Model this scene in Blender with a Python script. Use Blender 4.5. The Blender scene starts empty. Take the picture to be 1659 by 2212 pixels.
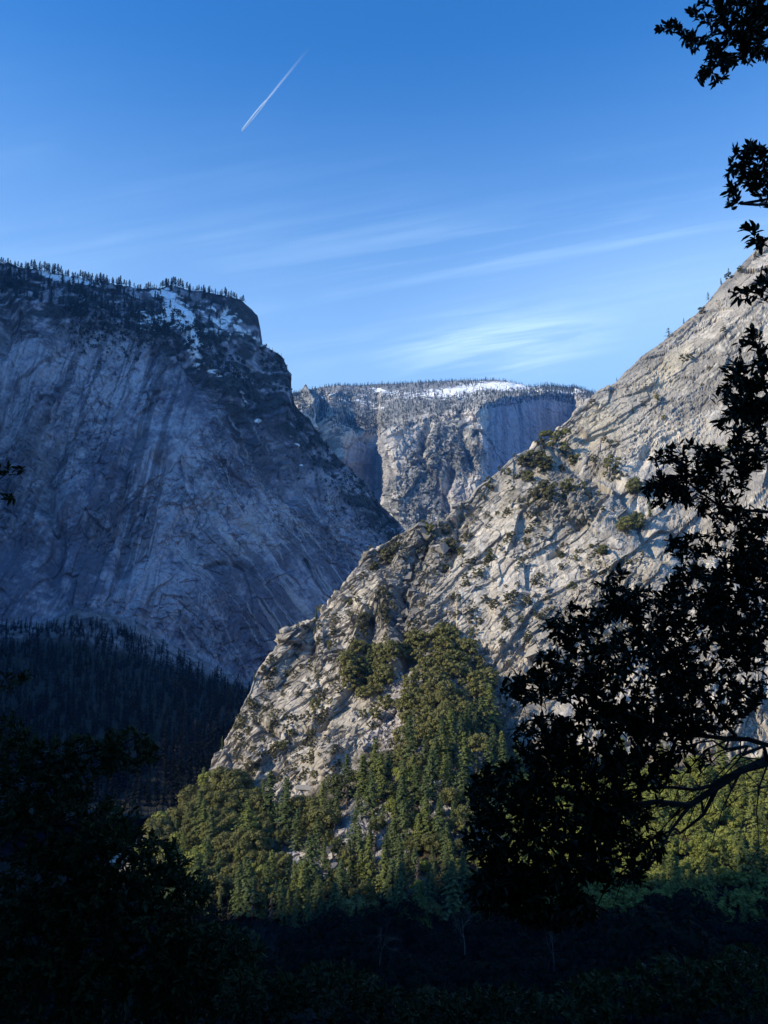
import bpy, math, random
import numpy as np
from mathutils import Vector, Matrix

random.seed(7)
rng = np.random.default_rng(11)
sc = bpy.context.scene
R = math.radians

# ---------------------------------------------------------------- camera
PITCH = R(11.0)
F = 1659.0                      # focal length in units of the 1659 x 2212 tracing grid
CP, SP = math.cos(PITCH), math.sin(PITCH)
cam_d = bpy.data.cameras.new('camera')
cam = bpy.data.objects.new('camera', cam_d)
sc.collection.objects.link(cam)
cam.location = (0, 0, 0)
cam.rotation_euler = (R(90) + PITCH, 0, 0)
cam_d.sensor_fit = 'HORIZONTAL'
cam_d.sensor_width = 36.0
cam_d.lens = 36.0
cam_d.clip_start = 0.05
cam_d.clip_end = 60000
sc.camera = cam

# ---------------------------------------------------------------- sun and sky
S = np.array([-0.83, -0.35, 0.46]); S = S / np.linalg.norm(S)      # towards the sun
SUN_EL = math.asin(S[2])
SUN_AZ = math.atan2(S[0], S[1])                                    # from +Y towards +X
sun_d = bpy.data.lights.new('sun', 'SUN')
sun_d.energy = 5.0
sun_d.angle = R(0.5)
sun_d.color = (1.0, 0.87, 0.66)
sun = bpy.data.objects.new('sun', sun_d)
sc.collection.objects.link(sun)
sun.rotation_euler = Vector(S).to_track_quat('Z', 'Y').to_euler()

world = bpy.data.worlds.new('World')
sc.world = world
world.use_nodes = True
wt = world.node_tree
for n in list(wt.nodes): wt.nodes.remove(n)
def WN(t, **k):
    n = wt.nodes.new(t)
    for a, b in k.items(): setattr(n, a, b)
    return n
wl = wt.links.new
sky = WN('ShaderNodeTexSky', sky_type='NISHITA', sun_disc=False)
sky.sun_elevation = SUN_EL
sky.sun_rotation = SUN_AZ
sky.altitude = 1500
sky.air_density = 1.0
sky.dust_density = 0.8
sky.ozone_density = 2.6
tc = WN('ShaderNodeTexCoord')
# cirrus: long soft streaks, drawn in world directions
sp0 = WN('ShaderNodeSeparateXYZ'); wl(tc.outputs['Generated'], sp0.inputs[0])
ymx = WN('ShaderNodeMath', operation='MAXIMUM'); wl(sp0.outputs[1], ymx.inputs[0]); ymx.inputs[1].default_value = 0.2
da = WN('ShaderNodeMath', operation='DIVIDE'); wl(sp0.outputs[0], da.inputs[0]); wl(ymx.outputs[0], da.inputs[1])
de = WN('ShaderNodeMath', operation='DIVIDE'); wl(sp0.outputs[2], de.inputs[0]); wl(ymx.outputs[0], de.inputs[1])
cb = WN('ShaderNodeCombineXYZ'); wl(da.outputs[0], cb.inputs[0]); wl(de.outputs[0], cb.inputs[2])
mp = WN('ShaderNodeMapping'); mp.vector_type = 'POINT'
mp.inputs['Rotation'].default_value = (0, R(11), 0)
wl(cb.outputs[0], mp.inputs['Vector'])
mp2 = WN('ShaderNodeMapping'); mp2.inputs['Scale'].default_value = (0.8, 1.1, 17); mp2.inputs['Location'].default_value = (3.1, 0, 1.7)
wl(mp.outputs[0], mp2.inputs['Vector'])
n1 = WN('ShaderNodeTexNoise'); n1.inputs['Scale'].default_value = 1.0; n1.inputs['Detail'].default_value = 7
n1.inputs['Roughness'].default_value = 0.62; n1.inputs['Distortion'].default_value = 0.15
wl(mp2.outputs[0], n1.inputs['Vector'])
mp3 = WN('ShaderNodeMapping'); mp3.inputs['Scale'].default_value = (2.5, 2.5, 5.0)
wl(mp.outputs[0], mp3.inputs['Vector'])
n2 = WN('ShaderNodeTexNoise'); n2.inputs['Scale'].default_value = 1.0; n2.inputs['Detail'].default_value = 3
wl(mp3.outputs[0], n2.inputs['Vector'])
r1 = WN('ShaderNodeMapRange'); r1.inputs[1].default_value = 0.44; r1.inputs[2].default_value = 0.68
wl(n1.outputs['Fac'], r1.inputs[0])
r2 = WN('ShaderNodeMapRange'); r2.inputs[1].default_value = 0.42; r2.inputs[2].default_value = 0.72
wl(n2.outputs['Fac'], r2.inputs[0])
sep = WN('ShaderNodeSeparateXYZ'); wl(tc.outputs['Generated'], sep.inputs[0])
el = WN('ShaderNodeMapRange'); el.interpolation_type = 'SMOOTHSTEP'
el.inputs[1].default_value = 0.66; el.inputs[2].default_value = 0.36
wl(sep.outputs[2], el.inputs[0])
m1 = WN('ShaderNodeMath', operation='MULTIPLY'); wl(r1.outputs[0], m1.inputs[0]); wl(r2.outputs[0], m1.inputs[1])
m2 = WN('ShaderNodeMath', operation='MULTIPLY'); wl(m1.outputs[0], m2.inputs[0]); wl(el.outputs[0], m2.inputs[1])
# a brighter patch of cirrus low over the far mountain
def patch(d, rad, zs=3.0):
    d = np.array(d, float); d /= np.linalg.norm(d)
    mm = WN('ShaderNodeVectorMath', operation='SUBTRACT'); wl(tc.outputs['Generated'], mm.inputs[0]); mm.inputs[1].default_value = tuple(d)
    ms = WN('ShaderNodeMapping'); ms.inputs['Rotation'].default_value = (0, R(8), 0); ms.inputs['Scale'].default_value = (1/rad, 1/rad, zs/rad)
    wl(mm.outputs[0], ms.inputs['Vector'])
    le = WN('ShaderNodeVectorMath', operation='LENGTH'); wl(ms.outputs[0], le.inputs[0])
    rr = WN('ShaderNodeMapRange'); rr.interpolation_type = 'SMOOTHSTEP'; rr.inputs[1].default_value = 1.0; rr.inputs[2].default_value = 0.0
    wl(le.outputs['Value'], rr.inputs[0]); return rr.outputs[0]
def ray(x, y):
    u = (x - 829.5) / F; v = (1106.0 - y) / F
    return np.array([u, CP - v * SP, SP + v * CP])
mp4 = WN('ShaderNodeMapping'); mp4.inputs['Scale'].default_value = (5, 5, 45)
wl(mp.outputs[0], mp4.inputs['Vector'])
n3 = WN('ShaderNodeTexNoise'); n3.inputs['Scale'].default_value = 1.0; n3.inputs['Detail'].default_value = 5; n3.inputs['Distortion'].default_value = 0.6
wl(mp4.outputs[0], n3.inputs['Vector'])
r3 = WN('ShaderNodeMapRange'); r3.inputs[1].default_value = 0.42; r3.inputs[2].default_value = 0.66
wl(n3.outputs['Fac'], r3.inputs[0])
p1 = patch(ray(1060, 745), 0.20, 3.2)
m3 = WN('ShaderNodeMath', operation='MULTIPLY'); wl(p1, m3.inputs[0]); wl(r3.outputs[0], m3.inputs[1])
m3b = WN('ShaderNodeMath', operation='MULTIPLY'); wl(m3.outputs[0], m3b.inputs[0]); m3b.inputs[1].default_value = 1.35; m3 = m3b
p2 = patch(ray(1480, 640), 0.42, 3.4)
m5 = WN('ShaderNodeMath', operation='MULTIPLY'); wl(p2, m5.inputs[0]); m5.inputs[1].default_value = 0.55
p3 = patch(ray(1050, 535), 0.60, 9.5)
m6 = WN('ShaderNodeMath', operation='MULTIPLY'); wl(p3, m6.inputs[0]); wl(r1.outputs[0], m6.inputs[1])
m6b = WN('ShaderNodeMath', operation='MULTIPLY'); wl(m6.outputs[0], m6b.inputs[0]); m6b.inputs[1].default_value = 0.55; m6 = m6b
a1 = WN('ShaderNodeMath', operation='ADD'); wl(m2.outputs[0], a1.inputs[0]); wl(m3.outputs[0], a1.inputs[1])
a2 = WN('ShaderNodeMath', operation='ADD'); wl(a1.outputs[0], a2.inputs[0]); wl(m5.outputs[0], a2.inputs[1])
a3 = WN('ShaderNodeMath', operation='ADD'); wl(a2.outputs[0], a3.inputs[0]); wl(m6.outputs[0], a3.inputs[1])
veil = WN('ShaderNodeMapRange'); veil.interpolation_type = 'SMOOTHSTEP'; veil.inputs[1].default_value = 0.70; veil.inputs[2].default_value = 0.25
veil.inputs[3].default_value = 0.0; veil.inputs[4].default_value = 1.35; wl(sep.outputs[2], veil.inputs[0])
a4 = WN('ShaderNodeMath', operation='ADD'); wl(a3.outputs[0], a4.inputs[0]); wl(veil.outputs[0], a4.inputs[1])
m4 = WN('ShaderNodeMath', operation='MULTIPLY'); wl(a4.outputs[0], m4.inputs[0]); m4.inputs[1].default_value = 0.44; m4.use_clamp = True
hs = WN('ShaderNodeHueSaturation'); hs.inputs['Saturation'].default_value = 1.16; hs.inputs['Value'].default_value = 1.0
wl(sky.outputs[0], hs.inputs['Color'])
tint = WN('ShaderNodeMix', data_type='RGBA', blend_type='MULTIPLY'); tint.inputs[0].default_value = 1.0
tint.inputs[7].default_value = (0.66, 1.50, 1.92, 1)
wl(hs.outputs[0], tint.inputs[6])
mx = WN('ShaderNodeMix', data_type='RGBA', blend_type='MIX')
wl(m4.outputs[0], mx.inputs[0]); wl(tint.outputs[2], mx.inputs[6]); mx.inputs[7].default_value = (4.0, 6.0, 8.2, 1)
bg = WN('ShaderNodeBackground'); bg.inputs['Strength'].default_value = 0.135
wl(mx.outputs[2], bg.inputs['Color'])
wo = WN('ShaderNodeOutputWorld'); wl(bg.outputs[0], wo.inputs['Surface'])

sc.view_settings.view_transform = 'Standard'
sc.view_settings.look = 'None'
sc.view_settings.exposure = 0.25
sc.view_settings.gamma = 1.0
sc.cycles.max_bounces = 4
sc.cycles.diffuse_bounces = 2
sc.cycles.glossy_bounces = 2
sc.cycles.transparent_max_bounces = 8
sc.cycles.volume_bounces = 0

# ---------------------------------------------------------------- helpers
def at(x, y, Y):
    r = ray(x, y); s = Y / r[1]
    return np.array([r[0] * s, Y, r[2] * s])
def at_arr(x, y, Y):
    u = (x - 829.5) / F; v = (1106.0 - y) / F
    ry = CP - v * SP; rz = SP + v * CP; s = Y / ry
    return np.stack([u * s, Y + 0 * s, rz * s], -1)
def proj(P):
    P = np.asarray(P, float)
    d = P[..., 1] * CP + P[..., 2] * SP; u = -P[..., 1] * SP + P[..., 2] * CP
    return 829.5 + F * P[..., 0] / d, 1106.0 - F * u / d

def _h(ix, iy, iz, seed):
    with np.errstate(over='ignore'):
        n = (ix.astype(np.int64) * 374761393 + iy.astype(np.int64) * 668265263 + iz * 2147483647 * 3 + seed * 1274126177) & 0xffffffff
        n = ((n ^ (n >> 13)) * 1274126177) & 0xffffffff
        n = ((n ^ (n >> 16)) * 2246822519) & 0xffffffff
        n = n ^ (n >> 15)
    return (n & 0xffffff) / 16777215.0
def vnoise(a, b, seed=0):
    ia = np.floor(a).astype(np.int64); ib = np.floor(b).astype(np.int64)
    fa = a - ia; fb = b - ib
    fa = fa * fa * (3 - 2 * fa); fb = fb * fb * (3 - 2 * fb)
    h00 = _h(ia, ib, 0, seed); h10 = _h(ia + 1, ib, 0, seed); h01 = _h(ia, ib + 1, 0, seed); h11 = _h(ia + 1, ib + 1, 0, seed)
    return (h00 * (1 - fa) + h10 * fa) * (1 - fb) + (h01 * (1 - fa) + h11 * fa) * fb
def fbm(a, b, octv=5, seed=0, gain=0.5):
    s = 0; w = 1; t = 0
    for i in range(octv):
        s = s + w * vnoise(a * 2 ** i + 17.3 * i, b * 2 ** i - 9.1 * i, seed + i * 31); t += w; w *= gain
    return s / t
def ridged(a, b, octv=5, seed=0, gain=0.5):
    s = 0; w = 1; t = 0
    for i in range(octv):
        s = s + w * (1 - np.abs(2 * vnoise(a * 2 ** i + 5.3 * i, b * 2 ** i + 3.7 * i, seed + i * 17) - 1)); t += w; w *= gain
    return s / t
def facets(a, b, seed, tilt=1.0, step=0.5):
    """broken slabs: every Voronoi cell is a tilted plane; also returns the distance to the cell edge and a cell id value"""
    ia = np.floor(a).astype(np.int64); ib = np.floor(b).astype(np.int64)
    best = np.full(a.shape, 1e9); sec = np.full(a.shape, 1e9)
    val = np.zeros(a.shape); cid = np.zeros(a.shape)
    for da in (-1, 0, 1):
        for db in (-1, 0, 1):
            ca = ia + da; cb = ib + db
            px = ca + _h(ca, cb, 1, seed); py = cb + _h(ca, cb, 2, seed)
            dx = a - px; dy = b - py; d = dx * dx + dy * dy
            g1 = _h(ca, cb, 3, seed) - 0.5; g2 = _h(ca, cb, 4, seed) - 0.5; h = _h(ca, cb, 5, seed)
            v = tilt * 2 * (g1 * dx + g2 * dy) + step * (h - 0.5)
            m = d < best
            sec = np.where(m, best, np.minimum(sec, d))
            val = np.where(m, v, val); cid = np.where(m, h, cid); best = np.where(m, d, best)
    return val, np.sqrt(sec) - np.sqrt(best), cid
def smooth(x, a, b):
    t = np.clip((x - a) / (b - a), 0, 1); return t * t * (3 - 2 * t)
def seg_dist(x, y, pts):
    best = np.full(x.shape, 1e9)
    for (x0, y0), (x1, y1) in zip(pts[:-1], pts[1:]):
        dx, dy = x1 - x0, y1 - y0
        t = np.clip(((x - x0) * dx + (y - y0) * dy) / (dx * dx + dy * dy), 0, 1)
        best = np.minimum(best, np.hypot(x - x0 - t * dx, y - y0 - t * dy))
    return best
def blob(x, y, cx, cy, rx, ry, rot=0):
    c, s = math.cos(R(rot)), math.sin(R(rot))
    u = ((x - cx) * c + (y - cy) * s) / rx; v = (-(x - cx) * s + (y - cy) * c) / ry
    return np.exp(-(u * u + v * v))
def in_poly(x, y, poly):
    ins = np.zeros(np.shape(x), bool); n = len(poly)
    for i in range(n):
        x0, y0 = poly[i]; x1, y1 = poly[(i + 1) % n]
        c = ((y0 > y) != (y1 > y)) & (x < (x1 - x0) * (y - y0) / ((y1 - y0) or 1e-9) + x0)
        ins ^= c
    return ins

def mesh_np(name, V, faces_list, mats, mat_idx=None, cols=None, smooth_shade=False):
    """faces_list: list of (n,k) index arrays"""
    me = bpy.data.meshes.new(name)
    V = np.asarray(V, np.float32)
    me.vertices.add(len(V)); me.vertices.foreach_set('co', V.ravel())
    li = np.concatenate([f.ravel() for f in faces_list]).astype(np.int32)
    cnt = np.concatenate([np.full(len(f), f.shape[1]) for f in faces_list]).astype(np.int32)
    st = np.concatenate([[0], np.cumsum(cnt)[:-1]]).astype(np.int32)
    me.loops.add(len(li)); me.loops.foreach_set('vertex_index', li)
    me.polygons.add(len(cnt)); me.polygons.foreach_set('loop_start', st)
    try: me.polygons.foreach_set('loop_total', cnt)
    except Exception: pass
    for m in (mats if isinstance(mats, (list, tuple)) else [mats]): me.materials.append(m)
    if mat_idx is not None: me.polygons.foreach_set('material_index', np.asarray(mat_idx, np.int32))
    me.update(calc_edges=True)
    me.validate()
    me.polygons.foreach_set('use_smooth', np.full(len(me.polygons), smooth_shade))
    if cols is not None:
        ca = me.color_attributes.new('col', 'FLOAT_COLOR', 'POINT')
        c4 = np.ones((len(V), 4), np.float32); c4[:, :cols.shape[1]] = cols
        ca.data.foreach_set('color', c4.ravel())
    return me
def link(name, data, parent=None, **props):
    o = bpy.data.objects.new(name, data)
    sc.collection.objects.link(o)
    if parent is not None: o.parent = parent
    for k, v in props.items(): o[k] = v
    return o

# ---------------------------------------------------------------- materials
def new_mat(name):
    m = bpy.data.materials.new(name); m.use_nodes = True
    nt = m.node_tree
    for n in list(nt.nodes): nt.nodes.remove(n)
    out = nt.nodes.new('ShaderNodeOutputMaterial')
    return m, nt, out
def rock_mat(name, scale, bump, contrast=0.35):
    m, nt, out = new_mat(name)
    N = nt.nodes.new; L = nt.links.new
    p = N('ShaderNodeBsdfPrincipled'); p.inputs['Roughness'].default_value = 0.9; p.inputs['Specular IOR Level'].default_value = 0.15
    at_ = N('ShaderNodeAttribute'); at_.attribute_name = 'col'
    tc = N('ShaderNodeTexCoord')
    n = N('ShaderNodeTexNoise'); n.inputs['Scale'].default_value = scale; n.inputs['Detail'].default_value = 6; n.inputs['Roughness'].default_value = 0.65
    L(tc.outputs['Object'], n.inputs['Vector'])
    r = N('ShaderNodeMapRange'); r.inputs[1].default_value = 0.3; r.inputs[2].default_value = 0.7
    r.inputs[3].default_value = 1 - contrast; r.inputs[4].default_value = 1 + contrast
    L(n.outputs['Fac'], r.inputs[0])
    mx = N('ShaderNodeVectorMath'); mx.operation = 'SCALE'
    L(at_.outputs['Color'], mx.inputs[0]); L(r.outputs[0], mx.inputs['Scale'])
    L(mx.outputs[0], p.inputs['Base Color'])
    b = N('ShaderNodeBump'); b.inputs['Strength'].default_value = 0.6; b.inputs['Distance'].default_value = bump
    n2 = N('ShaderNodeTexNoise'); n2.inputs['Scale'].default_value = scale * 1.7; n2.inputs['Detail'].default_value = 5
    L(tc.outputs['Object'], n2.inputs['Vector']); L(n2.outputs['Fac'], b.inputs['Height']); L(b.outputs[0], p.inputs['Normal'])
    L(p.outputs[0], out.inputs['Surface'])
    return m
def leaf_mat(name, c0, c1, rough=0.55, trans=0.15, spec=0.3):
    m, nt, out = new_mat(name)
    N = nt.nodes.new; L = nt.links.new
    p = N('ShaderNodeBsdfPrincipled'); p.inputs['Roughness'].default_value = rough; p.inputs['Specular IOR Level'].default_value = spec
    oi = N('ShaderNodeObjectInfo'); geo = N('ShaderNodeNewGeometry')
    ad = N('ShaderNodeMath'); ad.operation = 'MULTIPLY_ADD'; ad.inputs[1].default_value = 0.45
    L(geo.outputs['Random Per Island'], ad.inputs[0])
    m2 = N('ShaderNodeMath'); m2.operation = 'MULTIPLY'; m2.inputs[1].default_value = 0.55; L(oi.outputs['Random'], m2.inputs[0]); L(m2.outputs[0], ad.inputs[2])
    mx = N('ShaderNodeMix'); mx.data_type = 'RGBA'
    L(ad.outputs[0], mx.inputs[0]); mx.inputs[6].default_value = (*c0, 1); mx.inputs[7].default_value = (*c1, 1)
    L(mx.outputs[2], p.inputs['Base Color'])
    if trans > 0:
        t = N('ShaderNodeBsdfTranslucent'); L(mx.outputs[2], t.inputs['Color'])
        ms = N('ShaderNodeMixShader'); ms.inputs[0].default_value = trans
        L(p.outputs[0], ms.inputs[1]); L(t.outputs[0], ms.inputs[2]); L(ms.outputs[0], out.inputs['Surface'])
    else:
        L(p.outputs[0], out.inputs['Surface'])
    return m
def bark_mat(name, c0, c1, sc_=6.0):
    m, nt, out = new_mat(name)
    N = nt.nodes.new; L = nt.links.new
    p = N('ShaderNodeBsdfPrincipled'); p.inputs['Roughness'].default_value = 0.9
    tc = N('ShaderNodeTexCoord'); n = N('ShaderNodeTexNoise'); n.inputs['Scale'].default_value = sc_; n.inputs['Detail'].default_value = 5
    L(tc.outputs['Object'], n.inputs['Vector'])
    mx = N('ShaderNodeMix'); mx.data_type = 'RGBA'; L(n.outputs['Fac'], mx.inputs[0])
    mx.inputs[6].default_value = (*c0, 1); mx.inputs[7].default_value = (*c1, 1)
    L(mx.outputs[2], p.inputs['Base Color']); L(p.outputs[0], out.inputs['Surface'])
    return m
M_rock = rock_mat('sunlit_granite', 0.35, 0.5, 0.22)
M_cliff = rock_mat('cliff_granite', 0.12, 2.0, 0.25)
M_far = rock_mat('far_granite', 0.05, 6.0, 0.3)
M_ground = rock_mat('forest_floor', 0.5, 0.2, 0.4)

# ---------------------------------------------------------------- lofted mountains
def knots(row, xs, noise=0, seed=0):
    r = np.array(row, float)
    y = np.interp(xs, r[:, 0], r[:, 1]); Y = np.interp(xs, r[:, 0], r[:, 2])
    if noise: y = y + noise * (fbm(xs / 23.0, xs * 0 + seed, 4, seed) - 0.5) * 2
    return y, Y
def loft(xs, rows, nseg, back, nback, crest_noise=3.0, seed=1):
    """front rows are (x, y, Y) knots; back rows are world offsets (dY, z or None) from the crest"""
    L = []; py = None
    for k, row in enumerate(rows):
        y, Y = knots(row, xs, crest_noise if k == 0 else crest_noise * 2, seed + k)
        if k:
            y = np.maximum(y, py + 3); Y = np.minimum(Y, pY - 2)
        L.append((y, Y)); py, pY = y, Y
    pts = [at_arr(xs, y, Y) for y, Y in L]
    grid = []; sx = []
    for b, nb in zip(back[::-1], nback[::-1]):
        pass
    bp = []
    for dx, dY, z in back:                                # nearest the crest first
        q = pts[0].copy(); q[:, 0] += dx; q[:, 1] += dY
        q[:, 2] = z if z is not None else q[:, 2]
        q[:, 2] = np.minimum(q[:, 2], pts[0][:, 2] - 20)
        bp.append(q)
    chain = bp[::-1] + pts
    segs = list(nback[::-1]) + list(nseg)
    out = []
    for (A, B), n in zip(zip(chain[:-1], chain[1:]), segs):
        for i in range(n):
            t = i / n; out.append(A * (1 - t) + B * t)
    out.append(chain[-1])
    G = np.stack(out, 0)                                  # rows, cols, 3
    ic = sum(nback)                                       # crest row
    # soften the folds between the rows (not over the crest)
    H = G.copy()
    for it in range(10):
        H[ic + 1:-1] = 0.5 * H[ic + 1:-1] + 0.25 * (H[ic:-2] + H[ic + 2:])
        H[ic + 1:-1, 1:-1] = 0.5 * H[ic + 1:-1, 1:-1] + 0.25 * (H[ic + 1:-1, :-2] + H[ic + 1:-1, 2:])
    return H, ic
def normals(G):
    du = np.gradient(G, axis=1); dv = np.gradient(G, axis=0)
    n = np.cross(dv, du)
    n /= np.linalg.norm(n, axis=-1, keepdims=True) + 1e-9
    return n
def blur(G, k):
    for _ in range(k):
        G = G.copy()
        G[1:-1] = 0.5 * G[1:-1] + 0.25 * (G[:-2] + G[2:]); G[:, 1:-1] = 0.5 * G[:, 1:-1] + 0.25 * (G[:, :-2] + G[:, 2:])
    return G
def grid_faces(nr, nc):
    i = np.arange(nr * nc).reshape(nr, nc)
    return np.stack([i[:-1, :-1].ravel(), i[1:, :-1].ravel(), i[1:, 1:].ravel(), i[:-1, 1:].ravel()], -1)
class Terrain:
    pass
def finish(name, G, ic, col, mat, **props):
    nr, nc = G.shape[:2]
    me = mesh_np(name, G.reshape(-1, 3), [grid_faces(nr, nc)], mat, cols=np.clip(col, 0.004, 0.95).reshape(-1, 3).astype(np.float32))
    o = link(name, me, **props)
    t = Terrain(); t.G = G; t.ic = ic; t.sx, t.sy = proj(G); t.N = normals(G); t.o = o
    t.kx = t.sx[ic]
    return t
def spot(t, x, y):
    """the surface point of terrain t that the photograph shows at (x, y)"""
    # coarse column, then refine
    F_ = t.G[t.ic:]; X = t.sx[t.ic:]; Yy = t.sy[t.ic:]
    d = (X[::4, ::4] - x) ** 2 + (Yy[::4, ::4] - y) ** 2
    i, j = np.unravel_index(np.argmin(d), d.shape); i *= 4; j *= 4
    i0, i1, j0, j1 = max(0, i - 6), i + 7, max(0, j - 6), j + 7
    d = (X[i0:i1, j0:j1] - x) ** 2 + (Yy[i0:i1, j0:j1] - y) ** 2
    a, b = np.unravel_index(np.argmin(d), d.shape)
    return F_[i0 + a, j0 + b], t.N[t.ic + i0 + a, j0 + b], math.sqrt(d[a, b])

QUICK = False
q_ = 2 if QUICK else 1

# ---- the sunlit granite ridge on the right
xs = np.linspace(250, 1960, 1150 // q_)
crest = [(250,1880,600),(300,1850,610),(330,1825,620),(360,1800,630),(400,1765,645),(440,1735,660),(462,1690,690),(470,1660,700),(480,1612,715),(500,1572,725),(520,1532,735),(540,1492,745),(548,1462,752),(575,1428,762),(598,1396,770),(612,1366,775),(625,1356,780),(660,1352,790),(690,1334,800),(712,1300,810),(735,1272,815),(760,1240,825),(785,1207,835),(812,1180,845),(850,1160,850),(890,1142,855),(930,1132,860),(960,1118,870),(972,1108,875),(982,1088,880),(1000,1084,882),(1012,1078,885),(1030,1056,890),(1070,1024,905),(1110,988,920),(1150,966,940),(1195,948,955),(1207,930,970),(1250,884,990),(1290,852,1005),(1330,824,1020),(1380,775,1040),(1440,733,1060),(1500,684,1080),(1540,638,1095),(1580,596,1105),(1620,552,1115),(1659,512,1125),(1750,430,1130),(1960,260,1140)]
dome = [(250,1888,590),(470,1670,690),(690,1350,790),(860,1195,838),(930,1185,830),(1000,1145,848),(1070,1075,878),(1110,1030,893),(1200,960,940),(1260,1000,915),(1340,1040,885),(1400,1110,860),(1500,1190,840),(1650,1260,815),(1960,1380,790)]
bench = [(250,1896,585),(470,1685,680),(690,1375,775),(860,1245,802),(930,1240,796),(1000,1205,806),(1060,1145,830),(1120,1092,838),(1180,1085,835),(1250,1105,820),(1330,1160,790),(1400,1200,775),(1500,1270,755),(1650,1340,735),(1960,1450,710)]
mid = [(250,1905,575),(470,1700,670),(560,1600,690),(700,1500,710),(800,1400,735),(900,1330,745),(1000,1320,745),(1100,1330,735),(1250,1360,725),(1400,1400,705),(1650,1480,680),(1960,1560,660)]
rfoot = [(250,1915,565),(400,1790,620),(455,1730,640),(480,1712,642),(560,1745,622),(640,1745,612),(700,1700,615),(800,1620,640),(850,1560,665),(880,1470,700),(960,1400,715),(1040,1460,690),(1060,1530,668),(1100,1600,643),(1150,1640,620),(1400,1650,600),(1659,1650,590),(1960,1655,580)]
foot = [(250,2010,455),(600,2050,430),(1000,2070,420),(1300,2060,415),(1960,2060,405)]
sub = [(250,2200,330),(1960,2200,330)]
G0, ic = loft(xs, [crest, dome, bench, mid, rfoot, foot, sub], [n // q_ for n in (190, 130, 220, 200, 220, 40)],
              [(10, 60, None), (60, 260, None), (150, 700, -170)], [16, 10, 14], 5.0, 3)
# back rows fall away behind the crest
for r_, dz in ((slice(0, 14), None),):
    pass
zc = G0[ic, :, 2].copy()
for i in range(ic):
    t = 1 - i / ic
    G0[i, :, 2] = zc * (1 - t ** 0.8) + (-170) * t ** 0.8 - 12 * min(1, t * 6)
Nn = normals(blur(G0, 25))
X, Yw, Z = G0[..., 0], G0[..., 1], G0[..., 2]
sx, sy = proj(G0)
rows_i0 = np.arange(G0.shape[0])[:, None] * np.ones_like(X); ft = smooth(rows_i0, ic - 8, ic + 14)
Zs = Z * 1.35
wv = 8 * (fbm(X / 60, Zs / 60, 4, 5) - 0.5); wu = 8 * (fbm(X / 60 + 40, Zs / 60, 4, 6) - 0.5)
def rot(a, b, deg):
    c, s = math.cos(R(deg)), math.sin(R(deg)); return a * c + b * s, -a * s + b * c
A1, B1 = rot(X + wu, Zs + wv, 48)                         # A1 runs up to the right, along the sheeting
rock = smooth(np.interp(sx, [r[0] for r in rfoot], [r[1] for r in rfoot]) + 12 * (fbm(sx / 30, sy / 30, 3, 9) - .5) - sy, -12, 22)
f1, e1, c1 = facets(A1 / 120, B1 / 42, 21, 0.9, 0.5)
f2, e2, c2 = facets(A1 / 46, B1 / 15, 22, 1.0, 0.6)
f3, e3, c3 = facets(A1 / 15, B1 / 6.0, 23, 1.0, 0.7)
f4, e4, c4 = facets(A1 / 5.5, B1 / 2.6, 24, 1.0, 0.8)
Av, Bv = rot(X + wu * .6, Zs + wv * .6, 70)
f5, e5, c5 = facets(Av / 26, Bv / 24, 25, 0.9, 0.9)
dome_m = smooth(np.interp(sx, [r[0] for r in dome], [r[1] for r in dome]) - sy, -10, 40) * smooth(sx, 1180, 1230)
big = fbm(X / 220, Zs / 220, 3, 31) - 0.5
rough = 0.14 + 0.86 * smooth(fbm(X / 55, Zs / 55, 4, 41), 0.46, 0.60)
rough = rough * (1 - 0.45 * dome_m); rough = np.maximum(rough, np.clip(1.3 * blob(sx, sy, 880, 1260, 80, 150) + blob(sx, sy, 985, 1110, 50, 50) + blob(sx, sy, 740, 1610, 70, 40), 0, 1))
D = 22 * big + 8 * f1; Dm = 0.88 * ( (.3 + .7 * rough) * 5.0 * f2 + rough * 5.6 * f5 * (1 - .6 * dome_m) + rough * 3.6 * f3 + (.25 + .75 * rough) * 2.2 * f4 + 2 * (ridged(A1 / 90, B1 / 26, 4, 51) - .6))
# cracks
def steps(lam, seed, cover, along):
    q = B1 / lam + 0.9 * fbm(A1 / along, B1 / (along * .6), 3, seed); fr = q - np.floor(q)
    on = smooth(_h(np.floor(q).astype(np.int64), np.floor(A1 / along + 3 * vnoise(A1 / along, B1 / lam, seed + 1)).astype(np.int64), 1, seed), 1 - cover, 1 - cover + .12)
    return (1 - fr) * on, np.exp(-(fr / .10) ** 2) * on
s1, l1 = steps(34, 301, .55, 90); s2, l2 = steps(13, 302, .5, 40); s3, l3 = steps(5.5, 303, .5, 16)
Dm += 2.4 * s1 + 1.1 * s2 * (.3 + .7 * rough) + .7 * s3 * rough
jt = fbm(A1 / 70, B1 / 8, 3, 311); Dm -= 2.2 * np.exp(-((jt - .5) / .012) ** 2) * smooth(fbm(X / 50, Zs / 50, 2, 312), .45, .55)
Dm -= 0.8 * np.exp(-(e2 / 0.05) ** 2) * rough + 0.6 * np.exp(-(e3 / 0.08) ** 2) * rough
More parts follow.
